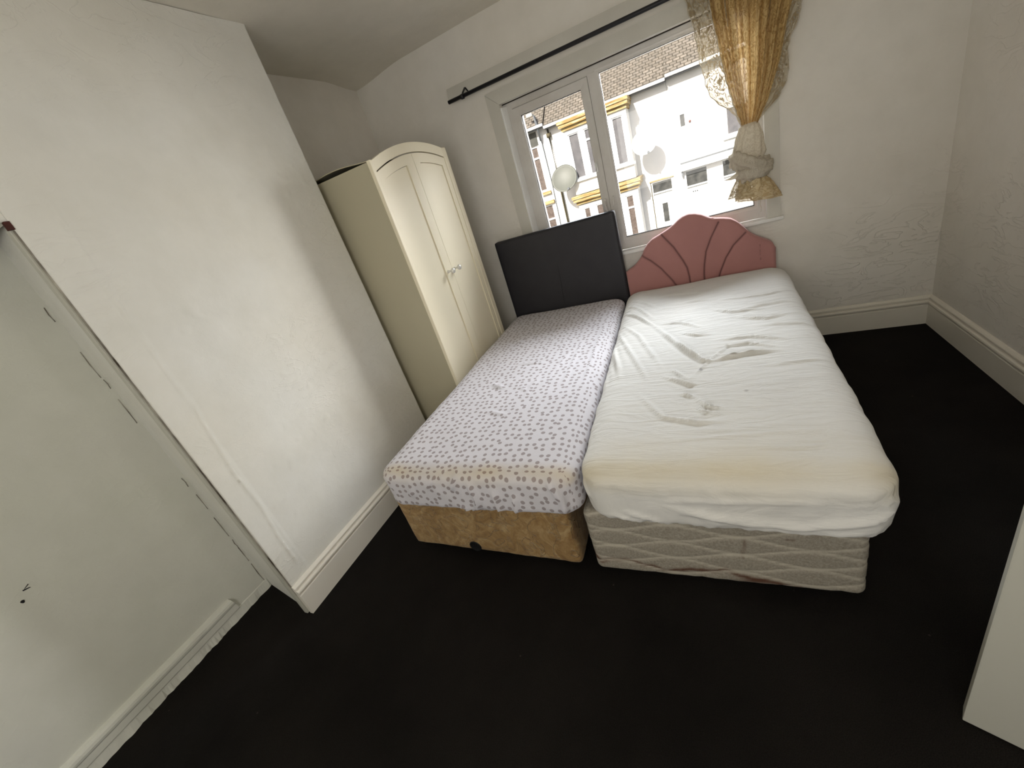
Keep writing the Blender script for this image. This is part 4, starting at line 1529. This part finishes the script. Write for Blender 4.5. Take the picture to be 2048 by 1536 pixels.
# left house
hA = house('house at the left end of the view with slate-hung bay and ochre sills', -11, -5.11, (-8, FY, G))
hl = [(-6.15, -5.62, 1.0, 2.85), (-6.05, -5.55, -1.6, 0.42), (-9, -7, 1.0, 2.6), (-9, -7, -1.8, 0.3)]
facade(hA, -11, -5.11, hl, 'render_white')
roof(hA, -11, -5.11, 3.56)
light(hA, -6.15, -5.62, FY + .05, 1.0, 2.85, 'pane_brown', 2.34, 0.07)
obj('slate_panel', newbox(-6.20, -5.58, FY - 0.03, FY, 2.86, 3.36), 'slate_hung', hA)
light(hA, -6.05, -5.55, FY + .05, -1.6, 0.42, 'pane_brown', -0.25, 0.07)
light(hA, -9, -7, FY + .05, 1.0, 2.6, 'pane_net')
light(hA, -9, -7, FY + .05, -1.8, 0.3, 'pane_net')
obj('sill', newbox(-6.22, -5.5, FY - 0.12, FY, 0.86, 0.98), 'ochre_stone', hA)
obj('lintel', newbox(-6.12, -5.45, FY - 0.10, FY, 0.44, 0.58), 'ochre_stone', hA)

# middle house with the two-storey bay
hB = house('middle house with two-storey bay and ochre stone cornices', -5.1, -0.35, (-2.7, FY, G))
hb_ = [(-1.30, -0.48, G, 0.07)]
facade(hB, -5.1, -0.32, hb_)
roof(hB, -5.1, -0.32, 3.44)
bx0, bx1 = -4.20, -1.74
def bayband(z0, z1, wins, mat):
    xs = sorted({bx0, bx1} | {v for q in wins for v in q[:2]})
    bm = bmesh.new()
    for a, b in zip(xs, xs[1:]):
        m = (a + b) / 2
        hole = [q for q in wins if q[0] < m < q[1]]
        if hole:
            p = hole[0]
            box(bm, a, b, BY, BY + 0.2, z0, p[2])
            box(bm, a, b, BY, BY + 0.2, p[3], z1)
        else:
            box(bm, a, b, BY, BY + 0.2, z0, z1)
    box(bm, bx0, bx0 + 0.15, BY + 0.2, FY, z0, z1)
    box(bm, bx1 - 0.15, bx1, BY + 0.2, FY, z0, z1)
    return bm
up = [(-4.06, -3.62, 1.08, 2.74), (-3.42, -2.52, 1.08, 2.74), (-2.32, -1.90, 1.08, 2.74)]
lo = [(-4.03, -3.74, -1.70, -0.08), (-3.50, -2.45, -1.70, -0.08), (-2.26, -1.94, -1.70, -0.08)]
obj('bay', bayband(0.50, 2.92, up, 'render_white'), 'render_white', hB)
obj('bay', bayband(G, 0.08, lo, 'render_white'), 'render_white', hB)
for (a, b, c, d), pn, sp in zip(up, ('pane_net', 'pane_net', 'pane_net'), (None, 2.32, None)):
    light(hB, a, b, BY + .06, c, d, pn, sp, 0.045)
light(hB, -3.02, -2.92, BY + .045, 1.08, 2.74, 'paint_white', None, 0.045, 'mullion')
for (a, b, c, d) in lo:
    light(hB, a, b, BY + .06, c, d, 'pane_brown', -0.60, 0.045)
def cornice(h, z0, z1, out, mat='ochre_stone'):
    bm = bmesh.new()
    n = 3
    for i in range(n):
        t = i / (n - 1)
        o_ = out * (0.35 + 0.65 * math.sin(t * PI / 2))
        a = z0 + (z1 - z0) * i / n
        b = z0 + (z1 - z0) * (i + 1) / n
        box(bm, bx0 - o_ * .7, bx1 + o_ * .7, BY - o_, FY, a, b, 0.02, 3)
    return obj('cornice', bm, mat, h)
cornice(hB, 2.90, 3.27, 0.22)
cornice(hB, 0.10, 0.47, 0.26)
obj('bay_sill', newbox(bx0 - 0.06, bx1 + 0.08, BY - 0.12, BY + 0.1, 0.98, 1.07, 0.01), 'paint_white', hB)
# front door of the middle house
def fdoor(h, x0, x1, ztr0, ztr1, glass, pmat, dots=False):
    bm = bmesh.new()
    box(bm, x0, x0 + .045, FY, FY + .12, G, ztr1)
    box(bm, x1 - .045, x1, FY, FY + .12, G, ztr1)
    box(bm, x0, x1, FY + .001, FY + .12, ztr1 - .05, ztr1)
    box(bm, x0, x1, FY + .001, FY + .12, ztr0 - .05, ztr0)
    fr = obj('door_frame', bm, 'paint_white', h)
    obj('transom_pane', newbox(x0 + .04, x1 - .04, FY + .05, FY + .06, ztr0, ztr1 - .045), pmat, fr)
    d = obj('front_door', newbox(x0 + .047, x1 - .047, FY + .08, FY + .12, G, ztr0 - .052), 'paint_white', h)
    if glass:
        a, b, c, e = glass
        obj('pane', newbox(a, b, FY + .070, FY + .081, c, e), pmat, d)
    if dots:
        for k in range(3):
            obj('pane', newbox(.215 + k * .075, .255 + k * .075, FY + .072, FY + .081, -.735 + .0 * k, -.690), pmat, d)
    return d
fdoor(hB, -1.30, -0.48, -0.36, 0.07, (-0.98, -0.77, -1.60, -0.85), 'pane_dark')
obj('door_head', newbox(-1.36, -0.42, FY - 0.06, FY, 0.07, 0.12), 'ochre_stone', hB)
obj('door_reveal', newbox(-1.335, -1.30, FY - 0.01, FY + 0.02, G, 0.07), 'pipe_brown', hB)

# right house
hC = house('right house with a canopied door and a small frosted window', -0.31, 7.5, (2.5, FY, G))
hc = [(-0.01, 0.82, G, 0.15), (0.0, 0.22, 1.66, 2.12), (1.50, 2.9, 0.85, 1.85), (1.30, 2.05, G, 0.15), (3.2, 5.4, -1.7, 0.1), (3.4, 5.2, 1.0, 2.6)]
facade(hC, -0.31, 7.5, hc)
roof(hC, -0.31, 7.6, 3.52)
fdoor(hC, -0.01, 0.82, -0.46, 0.13, None, 'pane_dark', True)
fdoor(hC, 1.30, 2.05, -0.46, 0.13, None, 'pane_dark')
light(hC, 0.0, 0.22, FY + .02, 1.66, 2.12, 'pane_dark', None, 0.03)
light(hC, 1.50, 2.9, FY + .02, 0.85, 1.85, 'pane_net', None, 0.09)
light(hC, 3.2, 5.4, FY + .02, -1.7, .1, 'pane_net')
light(hC, 3.4, 5.2, FY + .02, 1.0, 2.6, 'pane_net')
bm = bmesh.new()
box(bm, -0.13, 2.25, FY - 0.30, FY, 0.42, 0.46)
obj('canopy_top', bm, 'cable_grey', hC)
bm = bmesh.new()
box(bm, -0.13, 2.25, FY - 0.28, FY, 0.16, 0.42)
cn = obj('canopy', bm, 'paint_white', hC)
obj('bracket', newbox(-0.12, -0.06, FY - 0.2, FY, -0.02, 0.40), 'cable_grey', cn)
bm = bmesh.new()
lathe(bm, [(0, .045), (.03, .045), (.05, .02)], (0.36, FY, 1.78), (0, -1, 0), 14)
tag(obj('alarm_sounder', bm, 'alarm_red', None, True), 'tiny red disc on the far wall beside the small frosted window', 'alarm')
obj('sill', newbox(1.42, 2.98, FY - 0.10, FY, 0.78, 0.85), 'paint_white', hC)

# satellite dishes
def dish(label, c, r, mat, wallx):
    t = thing('satellite_dish', label, 'satellite dish', (c[0], FY, c[2]), 'satellite dishes on the facing walls')
    ax = Vector((0.06, -0.92, 0.38)).normalized()
    bm = bmesh.new()
    prof = []
    for k in range(10):
        rr = r * k / 9
        prof.append((0.16 * r * (rr / r) ** 2, rr))
    prof += [(0.16 * r - 0.012, r), (-0.03, r * 0.25), (-0.03, 0.01)]
    o_ = Vector(c)
    lathe(bm, prof, o_, ax, 36)
    obj('reflector', bm, mat, t, True)
    bm = bmesh.new()
    foot = o_ + ax * 0.02 - Vector((0, 0, r * 0.9))
    head = o_ + ax * r * 0.75 - Vector((-r * .25, 0, r * 1.0))
    tube(bm, [foot, head], 0.018, 8)
    obj('arm', bm, 'cable_grey', t)
    bm = bmesh.new()
    tube(bm, [head, head - ax * 0.10 + Vector((0, 0, .03))], 0.045, 10)
    obj('receiver', bm, 'cable_grey', t)
    bm = bmesh.new()
    tube(bm, [o_ - ax * 0.03, o_ - ax * 0.12 + Vector((0, 0, -0.1)), Vector((wallx, FY + 0.0, c[2] - r * .75))], 0.022, 8)
    obj('bracket', bm, 'cable_grey', t)
dish('white satellite dish on the facing wall between the bay and the front door', (-1.26, 15.55, 1.555), 0.45, 'dish_white', -1.22)
dish('grey-green satellite dish left of the bay window opposite', (-4.52, 15.50, 1.25), 0.54, 'dish_grey', -4.62)

# pipe, cable and roof aerial
bm = bmesh.new()
tube(bm, [(-5.02, FY - 0.10, 3.38), (-5.02, FY - 0.10, 1.0), (-5.05, FY - 0.10, G)], 0.045, 10)
box(bm, -5.10, -4.94, FY - 0.18, FY - 0.02, 2.96, 3.12)
tag(obj('drainpipe', bm, 'pipe_brown', None, True), 'brown drainpipe between the left and middle houses opposite', 'drainpipe')
bm = bmesh.new()
tube(bm, [(-5.40, FY - 0.14, 3.9), (-5.42, FY - .12, 3.4), (-5.40, FY - 0.05, 2.9), (-5.38, FY - 0.03, 1.2), (-5.42, FY - 0.03, -0.4), (-5.42, FY - .03, G)], 0.02, 8)
tag(obj('cable', bm, 'cable_grey', None, True), 'thin grey cable hanging down the facade of the left house opposite', 'cable')
ae = thing('roof_aerial', 'bent grey aerial mast above the gutter of the left house opposite', 'aerial', (-5.4, FY - 0.1, 3.4))
bm = bmesh.new()
tube(bm, [(-5.40, FY - 0.16, 2.95), (-5.36, FY - 0.36, 3.6), (-5.40, FY - 0.38, 3.95)], 0.045, 8, True, [.03, .055, .02])
obj('mast', bm, 'cable_grey', ae, True)
bm = bmesh.new()
box(bm, -5.68, -5.42, FY - 0.46, FY - 0.34, 3.90, 4.02, 0.02)
obj('head_unit', bm, 'render_cream', ae)
